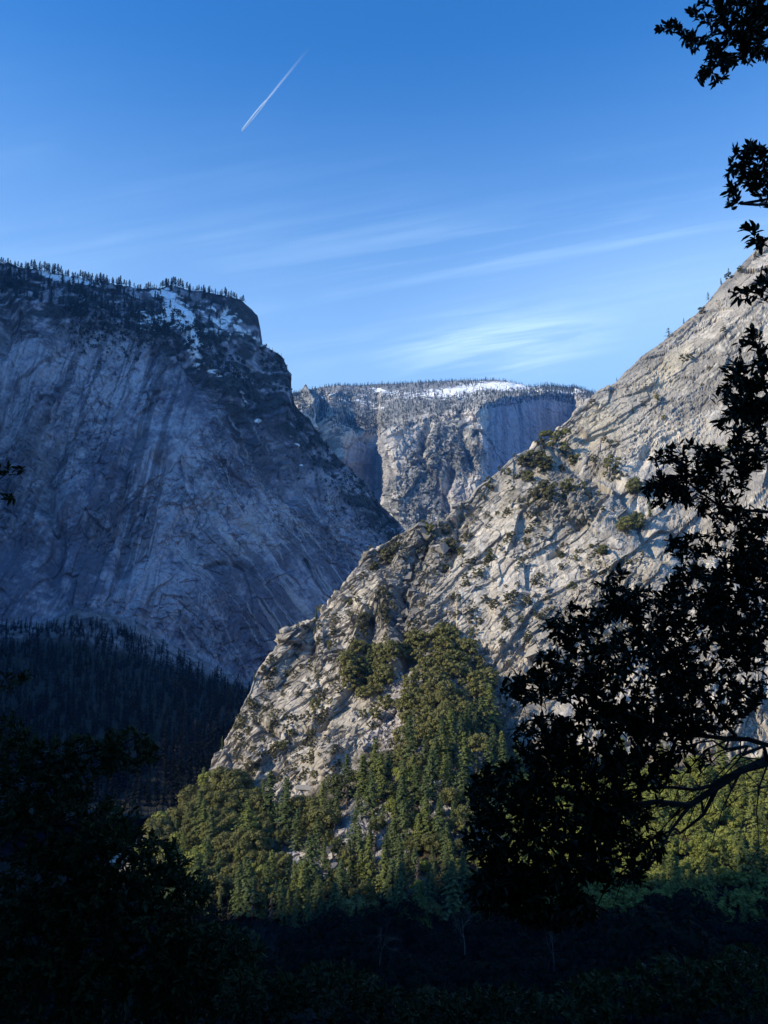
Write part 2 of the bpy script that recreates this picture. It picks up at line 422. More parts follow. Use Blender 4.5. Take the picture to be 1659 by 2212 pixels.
# named features
def gully(pts, w, d):
    return -d * np.exp(-(seg_dist(sx + 34 * (fbm(sx / 28, sy / 28, 3, 61) - .5), sy, pts) / w) ** 2)
gl = [(935,1120),(915,1180),(890,1235),(870,1290),(862,1340),(880,1400),(875,1440)]
gmod = 0.4 + 1.2 * fbm(X / 22, Zs / 22, 3, 62)
D += gully(gl, 15, 10) * gmod - gully([(a - 26, b) for a, b in gl], 16, 7) * gmod
D -= gully([(792,1330),(770,1400),(745,1450)], 12, 9) * gmod; D += gully([(812,1330),(795,1400),(770,1450)], 10, 8) * gmod
D += gully([(1195,958),(1250,1008),(1330,1050),(1385,1120),(1430,1200)], 12, 9)
D += gully([(1000,1100),(990,1160),(960,1230)], 9, 8)
D += gully([(560,1560),(600,1600),(700,1560)], 8, 6)
D += gully([(1210,925),(1235,905),(1262,890),(1290,882)], 6, 8)
D += 8 * blob(sx, sy, 632, 1378, 30, 34) - 12 * blob(sx, sy, 668, 1392, 14, 26)
D += 3 * blob(sx, sy, 988, 1100, 12, 18) + 8 * blob(sx, sy, 700, 1640, 50, 34, -30)
D += 7 * blob(sx, sy, 940, 1160, 30, 26) - 12 * blob(sx, sy, 1250, 1128, 16, 8) - 9 * blob(sx, sy, 1205, 1185, 20, 6, -40)
D += 6 * blob(sx, sy, 800, 1290, 40, 30) - 9 * blob(sx, sy, 1395, 985, 10, 30, 25)
talus, et, ct = facets(X / 3.0, Yw / 3.0, 71, 0.9, 1.4)
tal2, _, ct2 = facets(X / 7.0, Yw / 7.0, 72, 0.8, 1.2)
D = D * rock + (1 - rock) * (0.9 * talus + 1.3 * tal2 + 2.0 * (fbm(X / 25, Yw / 25, 3, 73) - .5))
D = D * ft + Dm * rock * smooth(rows_i0, ic - 16, ic - 5)
G = G0 + Nn * D[..., None]
NF = normals(G)
steep = 1 - np.clip(NF[..., 2], 0, 1)
# colour of the rock, with shadow painted into the gully
lo = fbm(X / 55, Zs / 55, 4, 81); hi = fbm(A1 / 14, B1 / 3.0, 4, 82)
streak = fbm(X / 3.2, Zs / 70, 4, 83) ; streak2 = fbm(X / 9, Zs / 120, 4, 84)
base = np.array([0.43, 0.388, 0.325]); dark = np.array([0.12, 0.115, 0.105]); pale = np.array([0.66, 0.60, 0.51])
k = np.clip(0.36 + 2.2 * (lo - 0.5) + 1.1 * (hi - 0.5) + 0.5 * (c2 - .5) + .35 * (c3 - .5) + .3 * (c4 - .5) + .25 * l1 + .25 * l2, 0, 0.95)
C = base * (1 - k[..., None]) + (0.6 * dark + 0.4 * base) * k[..., None]
kp = smooth(hi + 0.6 * (c1 - .5) + 0.6 * (c3 - .5) + .3 * (c4 - .5), 0.55, 0.90)[..., None] * 0.75; C = C * (1 - kp) + pale * kp
ks = smooth(streak * .6 + streak2 * .4, 0.50, 0.66) * smooth(steep, 0.25, 0.6) * smooth(fbm(X / 90, Zs / 90, 2, 85), 0.45, 0.6)
C = C * (1 - 0.55 * ks[..., None]) + dark * 0.55 * ks[..., None]
pst = (smooth(fbm(X / 2.4, Zs / 60, 4, 86), .53, .62) * np.clip(1.2 * blob(sx, sy, 1170, 1200, 110, 70) + blob(sx, sy, 1330, 1010, 40, 60) + blob(sx, sy, 1020, 1200, 40, 60), 0, 1))[..., None] * .6; C = C * (1 - pst) + np.array([.74, .68, .58]) * pst
tan = np.clip(1.6 * blob(sx, sy, 1290, 925, 42, 34, -35) + 1.2 * blob(sx, sy, 1450, 795, 70, 22, -38), 0, 1)[..., None]
C = C * (1 - 0.75 * tan) + np.array([0.58, 0.50, 0.36]) * 0.75 * tan
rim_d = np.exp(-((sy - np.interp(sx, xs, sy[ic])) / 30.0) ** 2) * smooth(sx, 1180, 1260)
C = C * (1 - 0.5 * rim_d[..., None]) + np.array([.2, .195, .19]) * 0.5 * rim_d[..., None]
dg = np.exp(-(seg_dist(sx, sy, [(935,1120),(890,1235),(862,1340),(880,1400)]) / 28) ** 2)[..., None] * 0.7  # dark crags plus the gully's shadow, painted into the rock colour
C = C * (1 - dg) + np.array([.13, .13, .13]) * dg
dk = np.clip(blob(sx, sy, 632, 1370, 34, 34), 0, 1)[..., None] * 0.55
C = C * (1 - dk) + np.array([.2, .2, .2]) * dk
crack = np.clip(np.exp(-(e2 / 0.05) ** 2) * 0.6 * smooth(lo, .4, .6) + np.exp(-(e3 / 0.08) ** 2) * 0.3 + .35 * l1 + .25 * l2, 0, .8)[..., None] * rock[..., None]
C = C * (1 - crack) + np.array([.12, .115, .11]) * crack
# scrub and soil on the ledges
vegm = smooth(NF[..., 2] + 0.35 * (fbm(X / 12, Zs / 12, 4, 91) - .5) + 0.30 * (fbm(X / 70, Zs / 70, 3, 92) - .5), 0.80, 0.93)
benchm = np.clip(blob(sx, sy, 1180, 1075, 120, 60) + blob(sx, sy, 860, 1240, 60, 90) * .6, 0, 1) * smooth(fbm(X / 9, Zs / 9, 4, 93), 0.38, 0.6)
vegm = np.clip(vegm + 0.8 * benchm, 0, 1)[..., None] * 0.8
C = C * (1 - vegm) + np.array([0.13, 0.115, 0.075]) * vegm
# talus and forest floor
kt = np.clip(0.35 + 0.8 * (ct - .3), 0.1, 1.0)[..., None]
Ct = np.array([0.44, 0.41, 0.39]) * kt + np.array([0.06, 0.055, 0.045]) * (1 - kt)
soil = smooth(fbm(X / 18, Yw / 18, 3, 95), 0.34, 0.52)
screem = np.clip(blob(sx, sy, 850, 1520, 40, 75) + blob(sx, sy, 750, 1800, 80, 40, -35) + blob(sx, sy, 620, 1850, 90, 30, -20) + blob(sx, sy, 1000, 1545, 20, 20) + blob(sx, sy, 800, 1740, 50, 60, 20), 0, 1)
soil = np.clip(soil + smooth(sy, 1930, 1990) + smooth(sx, 1090, 1140), 0, 1); soil = (soil * (1 - screem))[..., None]
Ct = Ct * (1 - soil) + (np.array([0.06, 0.05, 0.03]) * (1 - .8 * smooth(sy, 1890, 1960))[..., None]) * soil  # soil darkens past the shadow edge: shade painted into its colour
C = C * rock[..., None] + Ct * (1 - rock[..., None])
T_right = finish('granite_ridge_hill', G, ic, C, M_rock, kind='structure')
print('right ridge done')

# ---- the great shaded cliff on the left
xs = np.concatenate([np.linspace(-1500, -60, 120), np.linspace(-55, 900, 900 // q_), np.linspace(905, 1150, 40)])
crest = [(-1500,124,900),(-900,20,1150),(-500,-110,1500),(-250,90,1760),(-130,330,1880),(-60,530,1950),(0,572,1960),(60,582,1965),(100,586,1970),(200,608,1975),(300,622,1985),(340,624,1985),(370,618,1990),(410,626,1990),(450,632,1995),(500,640,2000),(520,646,2000),(530,656,2000),(545,668,2000),(556,680,2000),(561,700,2000),(562,737,1995),(575,747,1990),(600,764,1985),(615,772,1990),(622,795,2000),(630,840,2010),(636,868,2020),(648,888,2030),(665,905,2040),(700,952,2080),(740,998,2130),(790,1044,2190),(820,1082,2230),(850,1112,2260),(875,1142,2280),(900,1170,2300),(1150,1350,2500)]  # left end raised out of view to keep the sun off the cliff
rim = [(-1500,250,850),(-500,150,1430),(-130,560,1690),(-60,625,1720),(0,640,1730),(100,655,1740),(200,668,1750),(290,700,1755),(350,715,1760),(400,745,1770),(450,775,1790),(500,815,1820),(540,870,1850),(570,900,1870),(620,960,1900),(680,1020,1960),(740,1060,2030),(800,1110,2120),(860,1165,2200),(1150,1380,2450)]
m1r = [(-1500,500,800),(-500,450,1370),(-60,900,1560),(0,900,1560),(200,900,1580),(300,920,1590),(400,940,1610),(500,980,1650),(600,1060,1720),(700,1120,1830),(800,1180,1990),(900,1240,2130),(1150,1420,2400)]
m2r = [(-1500,850,740),(-500,850,1300),(-60,1180,1430),(0,1180,1430),(150,1170,1440),(300,1180,1480),(400,1200,1510),(500,1230,1540),(600,1270,1600),(700,1300,1720),(800,1330,1880),(1150,1480,2300)]
lf = [(-1500,1200,680),(-500,1200,1240),(-60,1350,1330),(0,1348,1340),(100,1335,1350),(160,1310,1370),(240,1320,1390),(300,1335,1400),(400,1400,1430),(480,1440,1460),(540,1468,1490),(600,1475,1540),(700,1480,1640),(900,1500,1800),(1150,1520,2100)]
lt = [(-1500,1450,600),(-500,1400,1150),(-60,1400,1220),(0,1395,1240),(150,1385,1270),(300,1420,1300),(400,1455,1330),(540,1500,1380),(700,1520,1450),(1150,1560,1800)]
lv = [(-1500,1760,500),(-500,1760,620),(0,1760,640),(300,1760,660),(1150,1760,760)]
G0, ic = loft(xs, [crest, rim, m1r, m2r, lf, lt, lv], [n // q_ for n in (120, 160, 190, 150, 40, 50)],
              [(0, 150, None), (-50, 500, None), (-100, 900, -170)], [6, 10, 12], 3.0, 13)
zc = G0[ic, :, 2].copy()
for i in range(ic):
    t = 1 - i / ic
    G0[i, :, 2] = zc * (1 - t ** 1.6) + (-170) * t ** 1.6 - 10 * min(1, t * 6)
Nn = normals(blur(G0, 25))
X, Yw, Z = G0[..., 0], G0[..., 1], G0[..., 2]
sx, sy = proj(G0)
rows_i = np.arange(G0.shape[0])[:, None] * np.ones_like(X)
ft = smooth(rows_i, ic - 6, ic + 10)
wu = 34 * (fbm(X / 120, Z / 120, 4, 105) - .5); wv = 34 * (fbm(X / 200 + 9, Z / 200, 4, 106) - .5)
rimy = np.interp(sx, [r[0] for r in rim], [r[1] for r in rim]); lfy = np.interp(sx, [r[0] for r in lf], [r[1] for r in lf])
face = smooth(sy - rimy, -15, 25) * smooth(lfy - sy, -8, 12)
diag = smooth(sx + 0.25 * (sy - 1000), 330, 560)
A, B = rot(X + wu, Z + wv, -55); A2, B2 = rot(X + wu, Z + wv, 82)
g1, q1, d1 = facets(A / 260, B / 60, 121, 0.5, 0.9)
g1b, q1b, d1b = facets(A2 / 240, B2 / 70, 122, 0.5, 0.9)
g2, q2, d2 = facets(A / 90, B / 24, 123, 1.0, 0.6)
g2b, q2b, d2b = facets(A2 / 90, B2 / 30, 124, 1.0, 0.6)
g3, q3, d3 = facets((X + wu) / 22, (Z + wv) / 30, 125, 1.0, 0.8)
g4, q4, d4 = facets((X + wu) / 8, (Z + wv) / 9, 126, 1.0, 0.8)
rgh = smooth(fbm(X / 160, Z / 160, 3, 127), 0.38, 0.62)
D = 90 * (fbm(X / 420, Z / 420, 3, 128) - .5) + (1 - diag) * (13 * g1b + 7 * g2b) + diag * (12 * g1 + 6 * g2) + (0.3 + rgh) * 5 * g3 + (0.4 + rgh) * 3.2 * g4
D += 12 * (ridged(A2 / 120, B2 / 40, 4, 129) - .6) * (1 - .7 * diag)
D *= 0.25 + 0.75 * face
dd = sx + 10 * (fbm(sx / 30, sy / 30, 3, 130) - .5)
def feat(pts, w, d): return d * np.exp(-(seg_dist(dd, sy, pts) / w) ** 2)
D -= feat([(445,1222),(480,1214),(515,1218),(545,1238)], 5, 5)
D += feat([(340,985),(360,1000)], 12, -26)
D += feat([(300,930),(262,1010),(270,1120),(262,1230)], 14, -16)
D += feat([(400,1000),(440,1080),(560,1160),(620,1230)], 10, -13)
D += feat([(120,950),(90,1060),(120,1150),(100,1260)], 16, -22)
D += feat([(390,740),(430,800),(520,880),(560,960),(640,1060)], 16, -26)
D += feat([(610,820),(600,900),(640,990),(720,1060)], 18, 24)
D += feat([(0,640),(20,700),(0,760)], 20, -30) + feat([(95,760),(80,860),(60,980)], 26, 18)
top = (1 - smooth(sy - rimy, -20, 20))
D += top * (20 * (fbm(X / 70, Yw / 70, 4, 131) - .5) + 6 * g3)
D *= ft
G = G0 + Nn * D[..., None]
NF = normals(G)
lo = fbm(X / 150, Z / 150, 4, 141); hi = fbm(X / 18, Z / 18, 5, 142)
st = 0.55 * fbm(X / 7 + wu / 20, Z / 260, 4, 143) + 0.45 * fbm(X / 22 + wu / 40, Z / 400, 3, 144)
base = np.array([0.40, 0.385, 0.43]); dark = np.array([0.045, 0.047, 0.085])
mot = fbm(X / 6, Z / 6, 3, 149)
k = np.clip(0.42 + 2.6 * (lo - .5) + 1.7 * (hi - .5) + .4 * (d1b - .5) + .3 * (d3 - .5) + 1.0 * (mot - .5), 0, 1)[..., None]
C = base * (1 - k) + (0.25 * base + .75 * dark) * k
stm = np.clip(1.3 * blob(sx, sy, 320, 1020, 90, 200) + blob(sx, sy, 360, 760, 80, 90) + .7 * blob(sx, sy, 200, 830, 120, 90) + .5, 0, 1)
ks = (smooth(st, 0.50, 0.555) * stm * (1 - .6 * diag))[..., None] * 0.62
C = C * (1 - ks) + np.array([.07, .07, .085]) * ks
sd = fbm(B / 9, A / 170, 4, 146)
ks = (smooth(sd, 0.52, 0.64) * diag)[..., None] * 0.5
C = C * (1 - ks) + np.array([.12, .12, .13]) * ks
kp = (smooth(fbm(B / 6, A / 200, 3, 147), 0.60, 0.70) * diag)[..., None] * 0.5; C = C * (1 - kp) + np.array([.5, .48, .47]) * kp
ca = np.minimum(q2, q2b); crack = (np.exp(-(ca / .03) ** 2) * smooth(fbm(X / 60, Z / 60, 3, 148), .45, .6))[..., None] * .5; C = C * (1 - crack) + .06 * crack
rf = np.exp(-(seg_dist(dd, sy, [(445,1222),(480,1212),(515,1216),(548,1240)]) / 7) ** 2)[..., None] * .6 * smooth(hi, .35, .6)[..., None]; C = C * (1 - rf) + .04 * rf  # shade under the roof overhang, painted as a dark arc
# dark scrub: shoulder, ledges, under the rim
edge = np.interp(sx, xs, sy[ic])
sh = np.exp(-(np.maximum(sy - edge - 5, 0) / 62.0) ** 2) * smooth(sx, 560, 640)
under = np.exp(-(np.maximum(sy - rimy, 0) / 36.0) ** 2) * smooth(560 - sx, -20, 40)
but = np.exp(-(seg_dist(sx, sy, [(400,745),(470,830),(530,930),(590,1000)]) / 42) ** 2)
vg = np.clip(1.0 * sh + .9 * under + .6 * but + .8 * blob(sx, sy, 60, 700, 150, 45) + .5 * blob(sx, sy, 60, 1000, 110, 130) + top, 0, 1)
vg = vg * smooth(fbm(X / 26, Z / 20, 5, 151), 0.30, 0.55)
vg = vg[..., None] * 0.92
C = C * (1 - vg) + np.array([.030, .034, .030]) * vg
# snow
sn = (blob(sx, sy, 135, 600, 60, 13, 12) * 1.5 + 1.2 * blob(sx, sy, 190, 612, 30, 9, 15) + 1.4 * blob(sx, sy, 385, 672, 20, 55, -35) + .9 * blob(sx, sy, 330, 690, 50, 28)
      + 1.1 * blob(sx, sy, 420, 735, 14, 45, -20) + .8 * blob(sx, sy, 470, 795, 25, 10, 30) + .8 * blob(sx, sy, 480, 690, 70, 40, 25) + .9 * blob(sx, sy, 345, 632, 30, 8) + .8 * blob(sx, sy, 565, 735, 30, 8, 40)
      + 1.2 * np.exp(-(seg_dist(sx + 8 * (hi - .5), sy, [(570,770),(600,860),(560,840)]) / 4.0) ** 2) * 0
      + .6 * np.exp(-(seg_dist(sx + 12 * (hi - .5), sy, [(515,820),(540,870),(560,905)]) / 3.5) ** 2) + .5 * np.exp(-(seg_dist(sx + 12 * (hi - .5), sy, [(560,905),(600,920),(655,1010)]) / 3) ** 2))
snm = smooth(sn + 1.5 * (fbm(X / 14, Z / 9, 5, 161) - .55), 0.55, 0.85)[..., None]
C = C * (1 - snm) + np.array([.82, .84, .88]) * snm
# talus under the cliff and forest floor
tl = smooth(sy - lfy, -6, 10)[..., None]
tb, tq, tcid = facets(X / 9, Yw / 9, 165, 1, 1)
kt = np.clip(tcid * .8 + .5 * (fbm(X / 50, Yw / 50, 3, 166) - .4), 0, 1)[..., None]
Ct = np.array([.33, .30, .31]) * kt + np.array([.05, .045, .045]) * (1 - kt)
below = smooth(sy - np.interp(sx, [r[0] for r in lt], [r[1] for r in lt]), -30, 5)[..., None]
Ct = Ct * (1 - below) + np.array([.03, .03, .022]) * below
C = C * (1 - tl) + Ct * tl
T_left = finish('shaded_cliff_hill', G, ic, C, M_cliff, kind='structure')
print('left cliff done')

# ---- the far mountain across the valley
xs = np.linspace(540, 1460, 900 // q_)
crest = [(540,880,4300),(600,856,4350),(645,848,4400),(662,843,4450),(672,842,4450),(690,835,4500),(730,833,4550),(800,832,4700),(870,828,4900),(930,825,5000),(1000,822,5050),(1060,821,5050),(1095,824,5050),(1130,831,5000),(1150,836,4950),(1190,833,4900),(1230,836,4850),(1260,842,4800),(1285,850,4700),(1330,870,4600),(1460,930,4400)]
rim = [(540,905,3500),(600,880,3500),(650,872,3520),(680,890,3560),(720,905,3640),(760,925,3800),(795,932,3850),(818,932,3900),(822,930,3480),(840,925,3460),(870,912,3470),(930,896,3480),(1000,885,3470),(1040,872,3460),(1080,860,3600),(1120,852,3850),(1180,847,4250),(1225,851,4560),(1240,856,4600),(1262,862,4200),(1285,870,3900),(1460,950,3800)]
w1 = [(540,980,3380),(650,975,3400),(700,990,3500),(760,1000,3600),(818,985,3850),(824,985,3450),(850,980,3360),(930,975,3330),(1000,965,3320),(1045,950,3330),(1075,945,3530),(1130,945,3850),(1180,945,4170),(1240,950,4520),(1285,955,4040),(1460,1000,3700)]
w2 = [(540,1080,3280),(650,1070,3300),(740,1070,3500),(816,1065,3800),(823,1065,3400),(850,1060,3260),(930,1055,3230),(1000,1040,3220),(1045,1030,3240),(1065,1030,3460),(1130,1040,3800),(1240,1050,4460),(1460,1080,3900)]
w3 = [(540,1180,3150),(1460,1180,3150)]
w4 = [(540,1430,2700),(1460,1430,2700)]
G0, ic = loft(xs, [crest, rim, w1, w2, w3, w4], [n // q_ for n in (100, 90, 100, 100, 50)],
              [(0, 200, None), (0, 900, None), (0, 1800, -170)], [4, 8, 8], 2.0, 23)
zc = G0[ic, :, 2].copy()
for i in range(ic):
    t = 1 - i / ic
    G0[i, :, 2] = zc * (1 - t ** 1.6) + (-170) * t ** 1.6 - 10 * min(1, t * 6)
Nn = normals(blur(G0, 12))
X, Yw, Z = G0[..., 0], G0[..., 1], G0[..., 2]
sx, sy = proj(G0)
rows_i = np.arange(G0.shape[0])[:, None] * np.ones_like(X)
ft = smooth(rows_i, ic - 6, ic + 8)
rimy = np.interp(sx, [r[0] for r in rim], [r[1] for r in rim])
face = smooth(sy - rimy, -8, 14)
wu = 120 * (fbm(X / 400, Z / 400, 4, 205) - .5)
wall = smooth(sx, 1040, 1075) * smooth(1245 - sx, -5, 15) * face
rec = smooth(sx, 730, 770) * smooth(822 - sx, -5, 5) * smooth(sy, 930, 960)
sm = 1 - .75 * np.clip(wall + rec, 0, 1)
A, B = rot(X + wu, Z, 62)
h1, u1, i1_ = facets(A / 260, B / 150, 221, 1, .6)
h2, u2, i2_ = facets(A / 95, B / 60, 222, 1, .7)
h3, u3, i3_ = facets((X + wu) / 30, Z / 36, 223, 1, .8)
h4, u4, i4_ = facets((X + wu) / 13, Z / 14, 224, 1, .8)
D = (150 * (fbm(X / 700, Z / 700, 3, 228) - .5) + 45 * h1 + 24 * (ridged(X / 260, Z / 330, 4, 229) - .6)) * sm + (20 * h2 + 10 * h3 + 6 * h4) * (sm * .8 + .2)
D *= (.22 + .78 * face)
def ffeat(pts, w, d): return d * np.exp(-(seg_dist(sx, sy, pts) / w) ** 2)
D += ffeat([(745,900),(770,930),(800,950)], 10, -60) + ffeat([(700,860),(690,910),(720,980)], 8, -70) + ffeat([(975,1010),(960,1060),(975,1120)], 9, -60) + ffeat([(660,850),(668,880)], 6, 40)
D += ffeat([(925,915),(910,970),(920,1000)], 7, -40) + ffeat([(1000,930),(1020,1000)], 8, -35)
D *= ft
G = G0 + Nn * D[..., None]
NF = normals(G)
lo = fbm(X / 300, Z / 300, 4, 241); hi = fbm(X / 45, Z / 45, 5, 242)
base = np.array([.62, .57, .51])
k = np.clip(.2 + 1.4 * (lo - .5) + 1.2 * (hi - .5), 0, .7)[..., None]
C = base * (1 - k) + np.array([.19, .18, .18]) * k
nose = np.clip(1.3 * blob(sx, sy, 850, 960, 30, 50), 0, 1)[..., None] * .7
C = C * (1 - nose) + np.array([.56, .52, .46]) * nose
st = fbm((X + wu * .3) / 14, Z / 500, 4, 243)
ks = smooth(st, .5, .62)[..., None] * .4 * face[..., None]; C = C * (1 - ks) + np.array([.13, .13, .14]) * ks; wk = (np.clip(wall * .75 + rec * .35, 0, 1))[..., None]; C = C * (1 - wk) + C * np.array([.26, .40, .72]) * wk  # last step paints blue shade into the colour of wall and recess
veg = np.clip(1.1 * blob(sx, sy, 960, 955, 70, 45, -25) + .9 * blob(sx, sy, 880, 1060, 70, 40, -20) + 1.0 * blob(sx, sy, 900, 1110, 130, 25) + .7 * blob(sx, sy, 780, 915, 60, 22, 15) + .6 * blob(sx, sy, 720, 950, 40, 50)
              + .8 * blob(sx, sy, 1010, 990, 40, 30) + .3, 0, 1) * (1 - .85 * np.clip(wall + rec, 0, 1)) * face * (1 - nose[..., 0])
topv = (1 - face)
vm = np.clip(smooth(veg + 1.0 * (fbm(X / 50, Z / 40, 5, 251) - .5), .50, .66) + topv * (.55 + .45 * smooth(fbm(X / 60, Yw / 120, 4, 252), .28, .42)), 0, 1)
vm = (vm * np.maximum(smooth(fbm(X / 16, Z / 14, 3, 253), .25, .5), topv * .9))[..., None] * .9
C = C * (1 - vm * .85) + np.array([.10, .115, .11]) * vm * .85
sn = (1.5 * blob(sx, sy, 1090, 833, 75, 9, 3) + 1.3 * blob(sx, sy, 985, 843, 60, 9, -6) + 1.0 * blob(sx, sy, 825, 846, 35, 5, 8) + 1.0 * blob(sx, sy, 1215, 845, 70, 5) + .7 * blob(sx, sy, 800, 872, 45, 10, 20) + .6 * blob(sx, sy, 930, 855, 160, 14) + .6 * blob(sx, sy, 1240, 862, 30, 20)
      + .45 * blob(sx, sy, 700, 860, 60, 20)) * (1 - .9 * wall)
snm = smooth(sn + 2.2 * (fbm(X / 22, Yw / 60 + Z / 14, 4, 261) - .56), .60, .85)[..., None]
C = C * (1 - snm) + np.array([.85, .86, .88]) * snm
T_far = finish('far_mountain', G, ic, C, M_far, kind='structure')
print('far mountain done')

# ---- unseen mountain added beyond the left edge, shaped to cast the valley shadow
def ridge_mass(name, prof, x_in, x_top, x_out):
    ys = np.array([p[0] for p in prof], float)
    n = 240; yy = np.linspace(ys[0], ys[-1], n); hh = np.interp(yy, ys, [p[1] for p in prof])
    hh = hh + 100 * (fbm(yy / 45, yy * 0, 4, 301) - .5)
    xk = np.linspace(0, 1, 40); rows = []
    for t in xk:
        if t < .5:
            u = t / .5; x = x_in + (x_top - x_in) * u; z = -160 + (hh + 160) * u ** 1.1
        else:
            u = (t - .5) / .5; x = x_top + (x_out - x_top) * u; z = hh + (-160 - hh) * u
        rows.append(np.stack([np.full(n, x) + 40 * (fbm(yy / 70, yy * 0 + t * 8, 3, 302) - .5) * (1 if 0 < t < 1 else 0), yy, z + 20 * (fbm(yy / 50, yy * 0 + t * 9, 3, 303) - .5) * (1 if t != .5 else 0)], -1))
    Gm = np.stack(rows, 0)
    cc = np.ones(Gm.shape) * np.array([.2, .19, .18]) * (0.6 + .8 * fbm(Gm[..., 1] / 60, Gm[..., 2] / 60, 4, 304)[..., None])
    me = mesh_np(name, Gm.reshape(-1, 3), [grid_faces(*Gm.shape[:2])], M_cliff, cols=cc.reshape(-1, 3).astype(np.float32))
    return link(name, me, kind='structure')
PROF = [(-2200, 500), (-1400, 950), (-500, 950), (-250, 800), (-120, 700), (-58, 600), (0, 490), (40, 428), (100, 360), (150, 328), (300, 315), (450, 345), (600, 370), (1000, 410), (1250, 520)]
ridge_mass('unseen_shade_mountain', PROF, -740, -1000, -2000)

# ---- ground: one sheet, camera hillside down to the valley floor and out to the horizon
def ground_z(x, y):
    x = np.asarray(x, float); y = np.asarray(y, float)
    d = y + 0.10 * x                                         # the slope falls away ahead
    z = np.where(d < 2.5, -1.65 + 0.0 * d, -1.65 - (d - 2.5) * 0.70)
    up = np.where(d < -1.5, (-1.5 - d) * 0.75, 0)
    z = np.maximum(z, -150) + np.minimum(up, 300)
    z = z + (fbm(x / 7, y / 7, 4, 401) - .5) * np.clip(np.hypot(x, y) / 12, 0.1, 3)
    return z
g = np.concatenate([-np.geomspace(20000, 3, 110), np.linspace(-2.6, 2.6, 12), np.geomspace(3, 20000, 110)])
gx, gy = np.meshgrid(g, g)
gz = ground_z(gx, gy)
Gg = np.stack([gx, gy, gz], -1)
kk = fbm(gx / 9, gy / 9, 4, 402)[..., None]
Cg = np.array([.014, .012, .008]) * (.6 + .9 * kk)
me = mesh_np('ground', Gg.reshape(-1, 3), [grid_faces(*gx.shape)[:, ::-1]], M_ground, cols=Cg.reshape(-1, 3).astype(np.float32), smooth_shade=True)
link('ground', me, kind='structure')
#VEGETATION
# ---------------------------------------------------------------- vegetation materials
def LM(n, a, b, **k): return leaf_mat(n, a, b, **k)
M_oak = LM('olive_oak_leaves', (.098, .106, .028), (.190, .186, .060), rough=.7, trans=.2)
M_oak3 = LM('yellow_green_oak_leaves', (.16, .19, .035), (.26, .28, .065), rough=.7, trans=.2)
M_oak2 = LM('green_oak_leaves', (.075, .092, .026), (.145, .155, .052), rough=.7, trans=.2)
M_fir = LM('fir_needles', (.060, .092, .030), (.130, .160, .055), rough=.7, trans=.15)
M_fir2 = LM('bright_fir_needles', (.115, .150, .035), (.190, .210, .058), rough=.7, trans=.2)
M_grey = LM('dry_twigs', (.12, .095, .075), (.17, .14, .115), rough=.9, trans=0)
M_pine = LM('rim_pine_needles', (.022, .034, .022), (.045, .058, .036), rough=.7, trans=.05)
M_bush = LM('scrub_leaves', (.050, .054, .022), (.110, .105, .045), rough=.7, trans=.08)
M_shade = LM('shade_darkened_leaves', (.005, .007, .003), (.013, .016, .006), rough=.8, trans=.08, spec=.05)  # oak and fir leaves with the shade put into a near-black colour
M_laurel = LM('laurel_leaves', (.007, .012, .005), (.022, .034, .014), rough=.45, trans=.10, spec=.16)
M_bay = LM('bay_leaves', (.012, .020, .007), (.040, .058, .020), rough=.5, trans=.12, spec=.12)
M_valley = LM('shade_darkened_needles', (.005, .007, .005), (.010, .013, .008), rough=.8, trans=0, spec=.05)  # conifer needles blackened to carry the valley's shade in their colour
M_bark = bark_mat('bark', (.05, .04, .03), (.12, .10, .08))
M_darkbark = bark_mat('dark_bark', (.012, .010, .009), (.03, .026, .022), 20)
M_snag = bark_mat('bare_grey_wood', (.10, .09, .09), (.20, .18, .17))

def kites(P, Nrm, size, lr):
    """small leaf-clump faces at P facing Nrm: pointed four-sided blades"""
    n = len(P)
    a = np.cross(Nrm, lr.normal(size=(n, 3))); a /= np.linalg.norm(a, axis=1, keepdims=True) + 1e-9
    b = np.cross(Nrm, a); b /= np.linalg.norm(b, axis=1, keepdims=True) + 1e-9
    s = np.asarray(size).reshape(-1, 1) * np.ones((n, 1))
    V = np.stack([P - a * s, P - b * s * .55 + a * s * .1, P + a * s, P + b * s * .55 + a * s * .1], 1).reshape(-1, 3)
    return V, np.arange(4 * n).reshape(n, 4)
def frustums(P0, P1, r0, r1, k=5):
    P0 = np.asarray(P0, float); P1 = np.asarray(P1, float); n = len(P0)
    d = P1 - P0; d /= np.linalg.norm(d, axis=1, keepdims=True) + 1e-9
    ref = np.where(np.abs(d[:, 2:3]) < .9, np.array([[0, 0, 1.]]), np.array([[1., 0, 0]]))
    a = np.cross(d, ref); a /= np.linalg.norm(a, axis=1, keepdims=True) + 1e-9; b = np.cross(d, a)
    th = np.arange(k) / k * 2 * math.pi
    ring = a[:, None, :] * np.cos(th)[None, :, None] + b[:, None, :] * np.sin(th)[None, :, None]
    V = np.concatenate([P0[:, None] + ring * np.asarray(r0).reshape(-1, 1, 1), P1[:, None] + ring * np.asarray(r1).reshape(-1, 1, 1)], 1)
    i = np.arange(k); j = (i + 1) % k
    f = np.stack([i, j, j + k, i + k], -1)
    Fc = (f[None] + (np.arange(n) * 2 * k)[:, None, None]).reshape(-1, 4)
    return V.reshape(-1, 3), Fc
def join(parts):
    Vs, Fs, o = [], [], 0
    for V, Fc in parts:
        Vs.append(V); Fs.append(Fc + o); o += len(V)
    return np.concatenate(Vs), np.concatenate(Fs)

